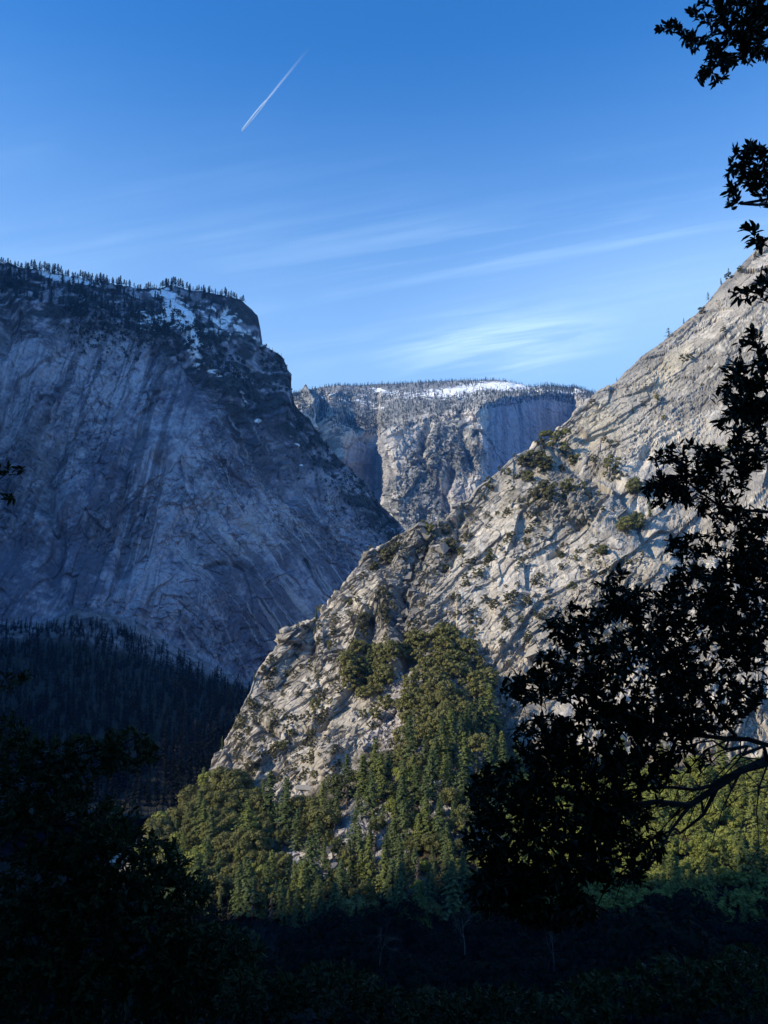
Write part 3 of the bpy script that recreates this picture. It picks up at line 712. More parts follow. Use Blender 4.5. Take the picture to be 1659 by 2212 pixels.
def fir_arrays(seed, nb=95, per=7, rad=.17, base=.08, sparse=0.0, sz=.030):
    lr = np.random.default_rng(seed)
    P, Nn_, S_ = [], [], []
    for i in range(nb):
        t = base + (1 - base) * ((i + lr.random()) / nb) ** 1.05
        if lr.random() < sparse: continue
        L = rad * (1 - t) ** .75 * (0.65 + .55 * lr.random()) + .012
        az = i * 2.4 + lr.normal() * .4
        dr = np.array([math.cos(az), math.sin(az), 0])
        for j in range(per):
            u = (j + .6 + .5 * lr.random()) / per
            p = dr * L * u + np.array([0, 0, t + .03 * u * (1 - t) - .07 * L / rad * u * u]) + lr.normal(size=3) * .010
            P.append(p); n_ = dr * .8 + np.array([0, 0, .5]) + lr.normal(size=3) * .22; Nn_.append(n_ / np.linalg.norm(n_))
            S_.append(sz * (1.1 - .5 * t) * (.7 + .6 * lr.random()))
    return kites(np.array(P), np.array(Nn_), np.array(S_), lr)
def fir_trunk(h=.97, r=.014):
    return frustums([[0, 0, -.06], [0, 0, .45]], [[0, 0, .45], [0, 0, h]], [r * 1.2, r * .8], [r * .8, .002], 6)
def oak_arrays(seed, lobes=16, per=110, w=.5, sz=.045, z0=.18):
    lr = np.random.default_rng(seed); V = []
    P, Nn_, S_ = [], [], []
    for i in range(lobes):
        az = i * 2.4 + lr.random(); q = (i + .5) / lobes
        rr = w * (.75 * math.sqrt(1 - (2 * q - 1) ** 2 * .8)) * (.55 + .5 * lr.random())
        c = np.array([math.cos(az) * rr, math.sin(az) * rr, z0 + .12 + (.86 - z0 - .1) * q])
        lobr = .19 * (.7 + .6 * lr.random())
        d = lr.normal(size=(per, 3)); d /= np.linalg.norm(d, axis=1, keepdims=True)
        d[:, 2] = np.where(d[:, 2] < -.3, -d[:, 2], d[:, 2])
        p = c + d * lobr * (0.65 + .45 * lr.random((per, 1))) * np.array([1, 1, .8])
        n_ = d + lr.normal(size=(per, 3)) * .26
        P.append(p); Nn_.append(n_ / np.linalg.norm(n_, axis=1, keepdims=True)); S_.append(sz * (.6 + .7 * lr.random(per)))
    return kites(np.concatenate(P), np.concatenate(Nn_), np.concatenate(S_), lr)
def oak_trunk(seed):
    lr = np.random.default_rng(seed + 900)
    P0, P1, r0, r1 = [[0, 0, -.08]], [[.01, 0, .28]], [.035], [.025]
    for i in range(6):
        az = i * 1.05 + lr.random(); e = np.array([math.cos(az) * .26, math.sin(az) * .26, .6 + .2 * lr.random()])
        m = np.array([math.cos(az) * .12, math.sin(az) * .12, .42])
        P0 += [[.01, 0, .28 - .02 * i * .5], list(m)]; P1 += [list(m), list(e)]; r0 += [.018, .011]; r1 += [.011, .004]
    return frustums(P0, P1, r0, r1, 5)
def snag_arrays(seed, depth=4):
    lr = np.random.default_rng(seed); P0, P1, r0, r1 = [], [], [], []
    def br(p, d, L, r, k):
        n = 4; q = p
        for i in range(n):
            d2 = d + lr.normal(size=3) * .16; d2 /= np.linalg.norm(d2); e = q + d2 * L / n
            ra = r * (1 - .6 * i / n); rb = r * (1 - .6 * (i + 1) / n)
            P0.append(q); P1.append(e); r0.append(ra); r1.append(rb); q, d = e, d2
            if k > 0 and i >= 1:
                for _ in range(2 if k > 1 else 3):
                    s = d + lr.normal(size=3) * .55 + np.array([0, 0, .15]); s /= np.linalg.norm(s)
                    br(q, s, L * (.45 + .2 * lr.random()), rb * .6, k - 1)
    br(np.array([0, 0, -.04]), np.array([0, 0, 1.]), .75, .014, depth - 1)
    return frustums(P0, P1, r0, r1, 4)

def mk(name, arr, mat): return mesh_np(name, arr[0], [arr[1]], mat)
FIR = [fir_arrays(i, 125, 9, r_, .06, 0, .024) for i, r_ in ((1, .17), (2, .145), (3, .20), (4, .13))]
FIR_S = fir_arrays(9, 80, 6, .15, .20, .35)
OAK = [oak_arrays(i, l_, 120, w_) for i, l_, w_ in ((11, 16, .50), (12, 13, .42), (13, 20, .58))]
BUSH = [oak_arrays(i, 11, 90, w_, .06, -.1) for i, w_ in ((21, .62), (22, .8), (23, .7))]
me_fir = {m.name: [mk('fir_crown', a, m) for a in FIR] for m in (M_fir, M_fir2)}
me_firdry = [mk('dry_fir_crown', FIR_S, M_grey)]
me_fir_trunk = mk('fir_trunk', fir_trunk(), M_bark)
me_oak = {m.name: [mk('oak_crown', a, m) for a in OAK] for m in (M_oak, M_oak2, M_oak3)}
me_oak_trunk = [mk('oak_trunk', oak_trunk(i), M_bark) for i in range(3)]
me_bush = {m.name: [mk('bush_leaves', a, m) for a in BUSH] for m in (M_bush, M_oak)}
me_pine = [mk('pine_tree', join([fir_arrays(i, 60, 5, r_, b_, .10, .04), fir_trunk()]), M_pine) for i, r_, b_ in ((31, .17, .15), (32, .13, .2), (33, .21, .35))]
me_pine_l = mk('lone_pine_crown', fir_arrays(35, 60, 7, .30, .22, .25, .036), M_fir)
me_snag = [mk('bare_tree', snag_arrays(i), M_snag) for i in (41, 42, 43)]

PENDING = []          # (root, look, place, category) -> labels are written once all positions are known
def tree(kind, pos, h, crown, trunk, look, place, category, group, wide=1.0):
    root = bpy.data.objects.new(kind, None); sc.collection.objects.link(root)
    root.empty_display_size = .5
    root.location = tuple(pos); root.rotation_euler = (0, 0, random.uniform(0, 6.28)); root.scale = (h * wide, h * wide, h)
    root['category'] = category; root['group'] = group
    for nm, me in (('crown', crown), ('trunk', trunk)):
        c = bpy.data.objects.new(nm, me); sc.collection.objects.link(c); c.parent = root
    PENDING.append((root, look, place)); return root
def single(kind, pos, h, me, look, place, category, group, wide=1.0):
    o = bpy.data.objects.new(kind, me); sc.collection.objects.link(o)
    o.location = tuple(pos); o.rotation_euler = (0, 0, random.uniform(0, 6.28)); o.scale = (h * wide, h * wide, h)
    o['category'] = category; o['group'] = group
    PENDING.append((o, look, place)); return o

def poisson(poly, dx, dy, n_try, seed, keep=None, vary=None):
    lr = np.random.default_rng(seed)
    p = np.array(poly, float); x0, y0 = p.min(0); x1, y1 = p.max(0); out = np.zeros((0, 2))
    for _ in range(n_try):
        q = np.array([lr.uniform(x0, x1), lr.uniform(y0, y1)])
        if not in_poly(np.array([q[0]]), np.array([q[1]]), poly)[0]: continue
        if keep is not None and lr.random() > keep(*q): continue
        w_ = vary(*q) if vary else 1.0
        if len(out) and np.min(((out[:, 0] - q[0]) / dx) ** 2 + ((out[:, 1] - q[1]) / dy) ** 2) < w_ * w_: continue
        out = np.vstack([out, q])
    return out[np.argsort(out[:, 1])] if len(out) else out

# ---------------------------------------------------------------- woods on the sunlit slope
def zone_of(x, y):
    if x > 1120: return 'behind the bare right-hand branches'
    if y < 1560: return 'in the wood up the gully' if x > 845 else 'beside the grey scree gully'
    if y < 1700: return 'below the scree gully' if x > 640 else 'on the spur above the dark valley'
    if x < 560: return 'on the low spur beside the dark valley'
    if y < 1830: return 'between the rock face and the boulder patches'
    return 'at the sunlit edge above the shadow'
W_oak = [(865,1425),(900,1400),(960,1385),(1005,1400),(1045,1455),(1062,1490),(1040,1530),(1010,1560),(960,1600),(900,1640),(870,1690),(850,1680),(868,1600),(862,1540),(885,1500),(905,1450),(880,1450)]
W_gul = [(738,1470),(770,1420),(830,1405),(850,1425),(842,1470),(835,1500),(790,1520),(750,1500)]
W_low = [(300,1880),(335,1810),(400,1750),(455,1712),(500,1700),(540,1712),(590,1760),(680,1770),(700,1730),(760,1690),(860,1660),(900,1640),(1000,1580),(1060,1560),(1075,1640),(1110,1700),(1110,1990),(1000,2010),(600,2000),(450,1980),(330,1950)]
W_right = [(1110,1690),(1200,1660),(1659,1660),(1720,1700),(1720,2000),(1110,2010)]
hole = lambda x, y: 1 - min(1, 1.7 * math.exp(-(((x - 640) / 95) ** 2 + ((y - 1868) / 26) ** 2)) + 1.5 * math.exp(-(((x - 770) / 60) ** 2 + ((y - 1800) / 34) ** 2)) + 1.4 * math.exp(-(((x - 850) / 16) ** 2 + ((y - 1720) / 34) ** 2)))
pts = [(x, y, 'g') for x, y in poisson(W_gul, 17, 13, 500, 1)] + [(x, y, 'o') for x, y in poisson(W_oak, 18, 13, 900, 2)]
pts += [(x, y, 'l') for x, y in poisson(W_low, 22, 14, 5200, 3, hole, lambda x, y: 0.95 + .35 * max(0, min(1, (x - 600) / 250)) * max(0, min(1, (y - 1600) / 150)))] + [(x, y, 'r') for x, y in poisson(W_right, 36, 22, 1200, 4)]
pts = sorted(pts, key=lambda q: -q[1])
pts += [(1010, 1470, 'o'), (955, 1398, 'o'), (830, 1540, 'g'), (812, 1560, 'g')]
nf = no = 0; slope_rest = []
for x, y, z in pts:
    p, n, d = spot(T_right, x, y)
    if d > 25: continue
    m = p[1] / 1659.0                                      # metres per tracing unit
    con = {'g': .05, 'o': .04, 'l': min(.8, max(.08, (x - 520) / 400 * .6 + (y - 1700) / 260 * .5)), 'r': .5}[z]
    if z == 'l' and x > 850 and y > 1600: con = .75
    r_ = random.random()
    pl = zone_of(x, y)
    if r_ < con:
        h = (40 + 56 * random.random() ** 1.5) * m * (.75 if z in 'go' else 1)
        if z == 'l' and y > 1860: h *= random.uniform(.75, 1.15)
        nf += 1
        if random.random() < .07:
            tree('fir_tree', p - [0, 0, .5], h * .85, me_firdry[0], me_fir_trunk, 'grey-brown half-bare conifer', pl, 'conifer', 'conifers on the sunlit slope')
        else:
            mt, lk = random.choice([(M_fir, 'dark green conifer'), (M_fir, 'dark green conifer'), (M_fir2, 'bright green conifer')] if z != 'r' else [(M_fir2, 'bright green conifer')])
            h *= 1.12; lk = ('tall ' if h > 30 else 'short ' if h < 20 else 'mid-height ') + lk
            tree('fir_tree', p - [0, 0, .5], h, random.choice(me_fir[mt.name]), me_fir_trunk, lk, pl, 'conifer', 'conifers on the sunlit slope', random.uniform(1.5, 2.15))
    else:
        h = random.uniform(20, 50) * m * (1.0 if z in 'go' else 1.15)
        no += 1
        if no > 235: slope_rest.append((x, y, h / m)); continue
        mt, lk = random.choice([(M_oak, 'olive oak'), (M_oak, 'olive oak'), (M_oak, 'olive oak'), (M_oak2, 'green oak'), (M_oak3, 'yellow-green oak')] if z != 'r' else [(M_oak3, 'yellow-green oak')])
        lk = ('large ' if h > 15 else 'small ' if h < 11.5 else 'middling ') + lk
        tree('oak_tree', p - [0, 0, .3], h, random.choice(me_oak[mt.name]), random.choice(me_oak_trunk), lk, pl, 'oak', 'oaks on the sunlit slope', random.uniform(.9, 1.25))
print('slope conifers', nf, 'oaks', no)
REST = slope_rest

# ---------------------------------------------------------------- scrub on the rock
def c3(x, y): return 575 + x * .4533, 752 + y * .4533
def c4(x, y): return 1017.5 + x * .3867, 442.4 + y * .3867
def c5(x, y): return 442.4 + x * .4266, 1150.2 + y * .4266
bl = []
for a in ((1380,450,150),(1310,455,70),(1285,550,150),(1230,540,80),(1340,560,90),(1470,530,70),(1250,620,70),(1330,680,120),(1280,690,60),(1440,660,80),(1060,630,50),(1110,570,30),(1180,505,25),(1310,450,25),(780,880,90),(745,850,60),(760,930,80),(740,970,80),(880,945,90),(960,905,60),(600,980,90),(560,985,50),(620,940,50),(515,1040,50),(850,1050,60),(1160,895,30),(1140,915,25),(1060,1000,50),(1600,970,50),(1490,830,50),(500,955,25),(930,970,50),(860,870,60),(1480,965,25),(1550,940,25)):
    bl.append((*c3(a[0], a[1]), a[2] * .4533, 'on the wooded ledge' if a[0] > 1180 and a[1] < 720 else 'beside the dark gully crags'))
for a in ((780,1450,100),(820,1510,60),(575,1420,80),(350,1430,120),(420,1440,110),(310,1520,70),(440,1590,110),(400,1570,70),(540,1580,80),(430,1630,80),(685,1425,60),(910,1590,80),(600,1780,40),(740,1940,50),(670,1910,30),(210,1850,40),(190,1880,25),(100,1980,55),(1040,1075,42),(960,1110,40),(1080,1190,35),(920,1270,26),(1190,860,50),(1230,850,36),(1410,700,40),(1290,590,50),(1505,360,45),(1600,280,45),(1440,400,45),(1330,910,28),(1290,1005,20),(1400,1360,70),(1350,1390,60)):
    bl.append((*c4(a[0], a[1]), a[2] * .3867, 'on the granite dome face' if a[1] < 1300 else 'on the ledge below the dome'))
for a in ((860,170,60),(940,120,80),(1240,70,90),(1215,190,55),(1290,100,40),(1330,30,50),(1325,260,40),(1430,150,50),(1380,210,60),(1540,340,70),(1420,340,50),(1340,400,60),(1260,325,40),(1205,475,60),(1080,450,40),(1085,540,50),(1380,460,70),(1360,510,60),(1530,470,50),(1600,440,40),(1640,540,50),(900,320,80),(900,400,60),(800,450,90),(830,440,60),(790,500,90),(650,500,50),(690,510,40),(640,570,50),(590,840,60),(560,870,80),(540,930,60),(610,910,50),(490,680,40),(330,780,50),(330,880,40),(380,1080,60),(360,1100,50),(500,1060,40),(240,1190,90),(420,1020,40),(335,630,30),(295,690,36),(590,390,40),(500,460,26),(650,1120,40),(350,1250,70),(170,980,50),(190,950,40),(1260,620,50),(1140,640,50),(1000,610,40),(920,640,60),(720,740,60),(800,920,60),(860,880,60),(950,1065,50)):
    bl.append((*c5(a[0], a[1]), a[2] * .4266, 'on the broken granite slope'))
lr = np.random.default_rng(77)
extra = []
for i in range(1150):
    x = lr.uniform(500, 1420); y0 = np.interp(x, T_right.kx, T_right.sy[T_right.ic]); y = lr.uniform(y0 + 8, min(1700, y0 + 560))
    if (850 < x < 1060 and y > 1390) or (x > 1180 and y < 1180 and lr.random() < .85) or fbm(np.array([x / 45.]), np.array([y / 45.]), 3, 8)[0] < .47: continue
    extra.append((x, y, lr.uniform(6, 15)))
for i in range(120):
    x = lr.uniform(520, 1330); y0 = np.interp(x, T_right.kx, T_right.sy[T_right.ic]); y = lr.uniform(y0 + 8, min(1700, y0 + 420))
    if 850 < x < 1060 and y > 1390: continue
    bl.append((x, y, lr.uniform(11, 22), 'in a crack of the granite slope'))
for x, y, w, pl in bl:
    p, n, d = spot(T_right, x, y + w * .25)
    if d > 20: continue
    m = p[1] / 1659.0
    mt = random.choice([M_bush, M_bush, M_oak]); h = w * m * random.uniform(.75, .95)
    lk = ('large ' if w > 38 else 'small ' if w < 17 else 'middling ') + ('brownish scrub bush' if mt is M_bush else 'olive scrub bush')
    single('scrub_bush', p - [0, 0, h * .15], h, random.choice(me_bush[mt.name]), lk, pl, 'bush', 'scrub bushes on the granite')
for x, y, w, h, nm in ((c4(870,1810)[0], c4(870,1850)[1], 44, 44, 'round bright olive oak on the ledge below the dome'), (c4(935,1790)[0], c4(935,1840)[1], 34, 50, 'bright green oak beside the round olive oak'),
                       (c4(912,1600)[0], c4(912,1640)[1], 36, 48, 'tall olive oak where the ledge meets the dome'), (c4(740,1940)[0], c4(740,1965)[1], 22, 26, 'small yellow-green oak standing alone below the black overhang')):
    p, n, d = spot(T_right, x, y); m = p[1] / 1659.0
    t = tree('oak_tree', p, h * m, me_oak[(M_oak2 if 'green' in nm else M_oak).name][0], me_oak_trunk[0], nm, '', 'oak', 'oaks on the ledges', w / h * 1.1)
for i, (x, y, h, nm) in enumerate(((c4(1437,392)[0], c4(0,392)[1], 24, 'tallest thin pine high on the sloping skyline of the dome'), (c4(1393,445)[0], c4(0,445)[1], 17, 'small pointed fir second from the top of the dome skyline'),
                    (c4(1312,528)[0], c4(0,528)[1], 24, 'sparse leaning pine midway down the dome skyline'), (c4(1190,665)[0], c4(0,665)[1], 15, 'small pine just above the bushy lone pine on the skyline'),
                    (c4(1103,745)[0], c4(0,745)[1], 26, 'bushy blue-green lone pine lowest on the steep skyline'), (c4(812,985)[0], c4(0,985)[1], 10, 'stunted pine near the foot of the dome skyline'))):
    p, n, d = spot(T_right, x, y); m = p[1] / 1659.0
    tree('pine_tree', p, h * m, me_pine_l if i in (0, 2, 4) else me_fir[M_fir.name][0], me_fir_trunk, nm, '', 'pine', 'pines on the dome skyline', (1.5 if i == 4 else 1.0))
for x, y, h, nm in ((c4(1000,1745)[0], c4(0,1745)[1], 46, 'conifer on the ledge beside the dark laurel leaves'), (c5(250,760)[0], c5(0,760)[1], 22, 'small fir standing at the lower left brink of the spur'), (c5(555,450)[0], c5(0,450)[1], 34, 'dark fir on the notch of the spur skyline'),
                    (c5(85,1100)[0], c5(0,1100)[1], 28, 'thin fir at the lowest step of the spur edge'), (c4(905,1165)[0], c4(0,1165)[1], 22, 'sparse pine pair leaning on the middle of the dome face'), (c4(100,1990)[0], c4(0,1990)[1], 26, 'thin fir on the pale slabs below the ledge'),
                    (c5(475,470)[0], c5(0,470)[1], 12, 'tiny pine on top of the dark boulder block')):
    p, n, d = spot(T_right, x, y); m = p[1] / 1659.0
    tree('fir_tree', p, h * m, me_fir[M_fir.name][1], me_fir_trunk, nm, '', 'conifer', 'conifers on the rock', 1.0)

# boulders of the scree, countless small blocks
def boulders(name, ters, polys, n, s0, s1, seed, label, tone=(.42, .39, .37), flat=1.0, sink=.25, mask=None):
    lr = np.random.default_rng(seed); Vs, Fs, o = [], [], 0
    cube = np.array([[x, y, z] for x in (-1, 1) for y in (-1, 1) for z in (-1, 1)], float)
    cf = np.array([[0,1,3,2],[4,6,7,5],[0,4,5,1],[2,3,7,6],[0,2,6,4],[1,5,7,3]])
    for poly in polys:
        pa = np.array(poly); k = 0
        while k < n:
            q = lr.uniform(pa.min(0), pa.max(0)); k += 1
            if not in_poly(q[:1], q[1:], poly)[0]: continue
            if mask is not None and lr.random() > mask(*q): continue
            p, _, d = spot(ters, q[0], q[1])
            if d > 20: continue
            s = s0 * (s1 / s0) ** (lr.random() ** 2.2)
            c = cube * (1 + .30 * lr.normal(size=(8, 3))) * s * lr.uniform(.6, 1.2, 3) * np.array([1.0 / flat ** .5, 1.0, flat])
            q_, r_ = np.linalg.qr(lr.normal(size=(3, 3)) * (1 if flat == 1 else .35) + (0 if flat == 1 else np.array([[.67, 0, .74], [0, 1, 0], [-.74, 0, .67]]).T)); c = c @ q_.T
            Vs.append(c + p + [0, 0, s * sink]); Fs.append(cf + o); o += 8
    V = np.concatenate(Vs); Fc = np.concatenate(Fs)
    cc = np.repeat(np.random.default_rng(5).uniform(.7, 1.2, (len(Vs), 1)), 8, 0) * np.array([tone])
    me = mesh_np(name, V, [Fc], M_rock, cols=cc.astype(np.float32))
    link(name, me, kind='stuff', label=label, category='scree')
boulders('scree', T_right, [[(862,1455),(905,1470),(880,1520),(860,1600),(780,1620),(800,1560),(835,1520)], [(540,1865),(600,1850),(690,1840),(740,1800),(800,1760),(850,1740),(850,1790),(800,1850),(700,1900),(600,1910)], [(960,1540),(1010,1530),(1020,1570),(980,1580)]], 2200, .35, 2.2, 8, 'grey boulders of the scree gully and the patches between the trees')

boulders('crag_blocks', T_right, [[(880,1150),(940,1115),(990,1078),(1015,1080),(1020,1130),(1000,1190),(940,1250),(900,1330),(875,1410),(840,1400),(840,1330),(860,1250)]], 420, 1.0, 4.6, 18, 'dark angular blocks heaped in the gully crags', (.22, .21, .195))
boulders('slab_rubble', T_right, [[(520,1640),(600,1430),(700,1340),(900,1160),(1000,1120),(1200,1030),(1300,1080),(1500,1300),(1400,1560),(1150,1560),(1060,1450),(950,1370),(860,1430),(800,1600),(640,1720),(540,1720)]], 5200, .5, 3.6, 19, 'broken slabs and blocks lying over the sunlit granite', (.42, .385, .335), .38, .0,
    lambda x, y: float(smooth(fbm(np.array([x / 26.]), np.array([y / 26.]), 3, 44)[0], .48, .62)))

# ---------------------------------------------------------------- trees on the rim of the shaded cliff
def top_y(t, x): return float(np.interp(x, t.kx, t.sy[t.ic]))
lr = np.random.default_rng(91); rim_pts = []
for x in np.arange(2, 530, 4.6):
    rim_pts.append((x + lr.uniform(-2, 2), top_y(T_left, x) + lr.uniform(0, 4), lr.uniform(9, 18) + 15 * float(fbm(np.array([x / 18.]), np.array([3.]), 2, 5)[0]) ** 1.5, 'on the skyline of the shaded cliff'))
for _ in range(420):
    x = lr.uniform(0, 480); y = top_y(T_left, x) + lr.uniform(8, 70 + 45 * (x / 480))
    sn = 1.3 * math.exp(-(((x - 135) / 55) ** 2 + ((y - 600) / 12) ** 2)) + 1.2 * math.exp(-(((x - 385 - .7 * (y - 672)) / 18) ** 2 + ((y - 672) / 50) ** 2))
    if lr.random() < sn: continue
    rim_pts.append((x, y, lr.uniform(13, 28), 'on the snowy bench above the shaded cliff'))
for x in np.arange(575, 622, 6.5): rim_pts.append((x, top_y(T_left, x) + 1, lr.uniform(6, 11), 'on the step of the cliff edge against the sky'))
rim_pts = [r for r in rim_pts if spot(T_left, r[0], r[1])[2] < 12]
ind, rest = rim_pts[:115] + sorted(rim_pts[115:], key=lambda r: -r[2])[:165], []
ids = set(map(id, ind)); rest = [r for r in rim_pts if id(r) not in ids]
for x, y, h, pl in ind:
    p, n, d = spot(T_left, x, y); m = p[1] / 1659.0; v = random.randrange(3)
    lk = ('tall ' if h > 23 else 'short ' if h < 17 else '') + ('dark pointed pine', 'dark slender pine', 'dark flat-topped pine')[v]
    single('pine_tree', p - [0, 0, 1], h * m, me_pine[v], lk, pl, 'pine', 'pines on the cliff rim', random.uniform(1.2, 1.9))
def mass(name, ter, pts, arrs, mat, label, cat, scale=lambda m, h: h * m, wide=1.1):
    Vs, Fs, o = [], [], 0
    for x, y, h in pts:
        p, n, d = spot(ter, x, y)
        if d > 15: continue
        V, Fc = arrs[random.randrange(len(arrs))]; s = scale(p[1] / 1659.0, h); a = random.uniform(0, 6.28); c, s_ = math.cos(a), math.sin(a)
        Vr = np.stack([(V[:, 0] * c - V[:, 1] * s_) * wide, (V[:, 0] * s_ + V[:, 1] * c) * wide, V[:, 2]], -1) * s + p - [0, 0, s * .05]
        Vs.append(Vr); Fs.append(Fc + o); o += len(V)
    me = mesh_np(name, np.concatenate(Vs), [np.concatenate(Fs)], mat)
    return link(name, me, kind='stuff', label=label, category=cat)
LOW = [fir_arrays(i, 26, 3, .16, .08, 0, .065) for i in (51, 52, 53)]
LOWB = [oak_arrays(i, 6, 16, .5, .14, .0) for i in (54, 55)]
if rest: mass('rim_woods', T_left, [(x, y, h * .9) for x, y, h, _ in rest], LOW, M_pine, 'dense dark pine wood behind the rim of the shaded cliff', 'wood')
pts = []
for _ in range(1500):                                     # scrub and small trees on the dark shoulder and below the rim
    x = lr.uniform(150, 880)
    e = top_y(T_left, x)
    if x > 565: y = e + abs(lr.normal()) * 55 + 3; hh = lr.uniform(4, 10)
    else: y = e + 95 + lr.normal() * 28 + max(0, x - 380) * .55; hh = lr.uniform(5, 12)
    pts.append((x, y, hh))
mass('cliff_scrub', T_left, pts, LOWB + LOW[:1], M_pine, 'dark scrub and stunted trees on the cliff shoulder and ledges', 'scrub')
mass('rock_scrub', T_right, extra, [oak_arrays(i, 6, 26, .6, .12, -.05) for i in (56, 57)], M_bush, 'small scrub plants rooted in the cracks all over the sunlit granite', 'scrub')
pts = []
lfk = [(0,1348),(100,1350),(160,1335),(240,1345),(300,1372),(400,1432),(480,1470),(540,1495),(700,1510)]
for _ in range(4200):
    x = lr.uniform(-120, 620); yt = np.interp(x, [p[0] for p in lfk], [p[1] for p in lfk]); y = yt + 8 + (1740 - yt) * lr.random() ** 1.2
    
    if lr.random() < .5 * (vnoise(np.array([x / 22.]), np.array([y / 22.]), 3)[0] < .38): continue
    pts.append((x, y, (10 + 20 * lr.random() ** 1.6) * (1 + (y - 1350) / 400)))
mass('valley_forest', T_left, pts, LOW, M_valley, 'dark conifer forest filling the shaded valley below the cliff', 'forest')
pts = []
for _ in range(5200):
    x = lr.uniform(600, 1330); e = top_y(T_far, x); rm = np.interp(x, [640,820,1040,1180,1300], [880,935,872,850,872])
    y = e + (rm + 14 - e) * lr.random()
    sn = 1.3 * math.exp(-(((x - 1090) / 70) ** 2 + ((y - 833) / 9) ** 2)) + 1.2 * math.exp(-(((x - 985) / 55) ** 2 + ((y - 843) / 8) ** 2)) + math.exp(-(((x - 825) / 32) ** 2 + ((y - 846) / 5) ** 2))
    if lr.random() < sn: continue
    pts.append((x, y, lr.uniform(5, 9.5)))
for x in np.arange(1150, 1290, 2.2): pts.append((x + lr.uniform(-1, 1), top_y(T_far, x) + 1, lr.uniform(5, 12)))
for x in np.arange(700, 1150, 3.0): pts.append((x + lr.uniform(-1, 1), top_y(T_far, x) + 1, lr.uniform(4, 9)))
VAL = [(lr.uniform(1110, 1720), lr.uniform(1690, 2000), lr.uniform(22, 46)) for _ in range(420)] + [q for q in REST if q[0] > 1110]; REST = [q for q in REST if q[0] <= 1110]
mass('sunlit_valley_woods', T_right, VAL, [oak_arrays(i, 12, 60, .5, .06) for i in (83, 84)], M_oak3, 'bright yellow-green wood on the valley floor behind the bare laurel limbs', 'wood')
if REST: mass('slope_woods', T_right, REST, [oak_arrays(i, 12, 60, .5, .06) for i in (81, 82)], M_oak, 'olive oak wood thickening between the single trees up the gully', 'wood')
LOW2 = [fir_arrays(i, 10, 2, .17, .1, 0, .13) for i in (61, 62)]
mass('plateau_forest', T_far, pts, LOW2, M_pine, 'fine dark forest on the snowy top of the far mountain', 'forest')
pts = []
for _ in range(2600):
    cx, cy, rx, ry = random.choice(((960,960,60,40),(880,1060,70,35),(900,1110,110,22),(1010,995,35,28),(780,915,50,18),(930,1000,60,40)))
    pts.append((cx + lr.normal() * rx * .6, cy + lr.normal() * ry * .6, lr.uniform(2.5, 5)))
mass('mountainside_scrub', T_far, pts, [oak_arrays(i, 3, 8, .5, .2, 0) for i in (63, 64)], M_pine, 'dark oak scrub on the sunlit face of the far mountain', 'scrub')

# ---------------------------------------------------------------- the shaded slope below the camera
lr = np.random.default_rng(5)
OAK_H = [oak_arrays(i, 26, 300, w_, .022) for i, w_ in ((71, .5), (72, .6))]
me_oak_h = [mk('oak_crown', a, M_shade) for a in OAK_H]
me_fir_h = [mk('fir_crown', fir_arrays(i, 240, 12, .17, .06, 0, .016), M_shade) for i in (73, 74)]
me_trunk_d = [mk('oak_trunk', oak_trunk(i), M_darkbark) for i in (4, 5)]
shade_far, cnt = [], 0
for row, (Y0, dx, h0, h1, top0) in enumerate(((430, 9, 18, 27, 1990), (400, 9, 18, 27, 2000), (365, 9, 18, 26, 2015), (325, 9, 18, 26, 2035), (285, 9, 16, 25, 2060), (245, 9, 16, 25, 2085), (205, 9, 14, 22, 2105), (165, 8, 12, 20, 2130), (130, 7, 11, 17, 2150), (100, 6, 10, 15, 2165), (75, 5, 8, 12, 2180), (55, 4, 6, 9, 2190))):
    half = Y0 * .56
    for X0 in np.arange(-half, half, dx):
        Xp = X0 + lr.uniform(-.35, .35) * dx; Yp = Y0 + lr.uniform(-.5, .5) * (40 if Y0 > 150 else 22)
        zb = float(ground_z(Xp, Yp)); h = lr.uniform(h0, h1)
        if Y0 > 340:
            px = 829.5 + 1575 * Xp / Yp; e_ = max(float(smooth(560 - px, 0, 160)), float(smooth(px, 1120, 1330))); h *= 1 + (.25 + .5 * e_) * max(0, float(fbm(np.array([px / 60.]), np.array([Y0 / 90.]), 3, 19)[0]) - .3) * 2.2
        # keep the crowns under the edge of the sunlit slope
        xx, yy = proj(np.array([Xp, Yp, zb + h]))
        lim = top0 + 30 - 70 * lr.random() ** 1.5 - (150 * max(0, fbm(np.array([xx / 75.]), np.array([Y0 / 90.]), 3, 7)[0] - .42) if Y0 > 240 else 30) - 90 * float(smooth(560 - xx, 0, 160)) - 105 * float(smooth(xx, 1120, 1330))
        if yy < lim: h = max(h * .5, h - (lim - yy) * Yp / 1659.0)
        fir = lr.random() < .3
        cnt += 1
        if Y0 > 150: shade_far.append((Xp, Yp, zb, h, fir)); continue
        pl = 'in the dark wood below the viewpoint' if Y0 > 90 else 'close below the viewpoint'
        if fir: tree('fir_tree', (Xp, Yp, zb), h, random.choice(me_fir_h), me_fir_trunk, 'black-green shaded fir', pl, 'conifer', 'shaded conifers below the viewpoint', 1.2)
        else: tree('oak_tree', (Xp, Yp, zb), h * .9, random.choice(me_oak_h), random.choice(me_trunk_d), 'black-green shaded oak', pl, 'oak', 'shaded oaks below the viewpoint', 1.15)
FH = [fir_arrays(i, 110, 8, .17, .06, 0, .026) for i in (75, 76)]; OH = [oak_arrays(i, 16, 110, .55, .036, .05) for i in (77, 78)]
Vs, Fs, o = [], [], 0
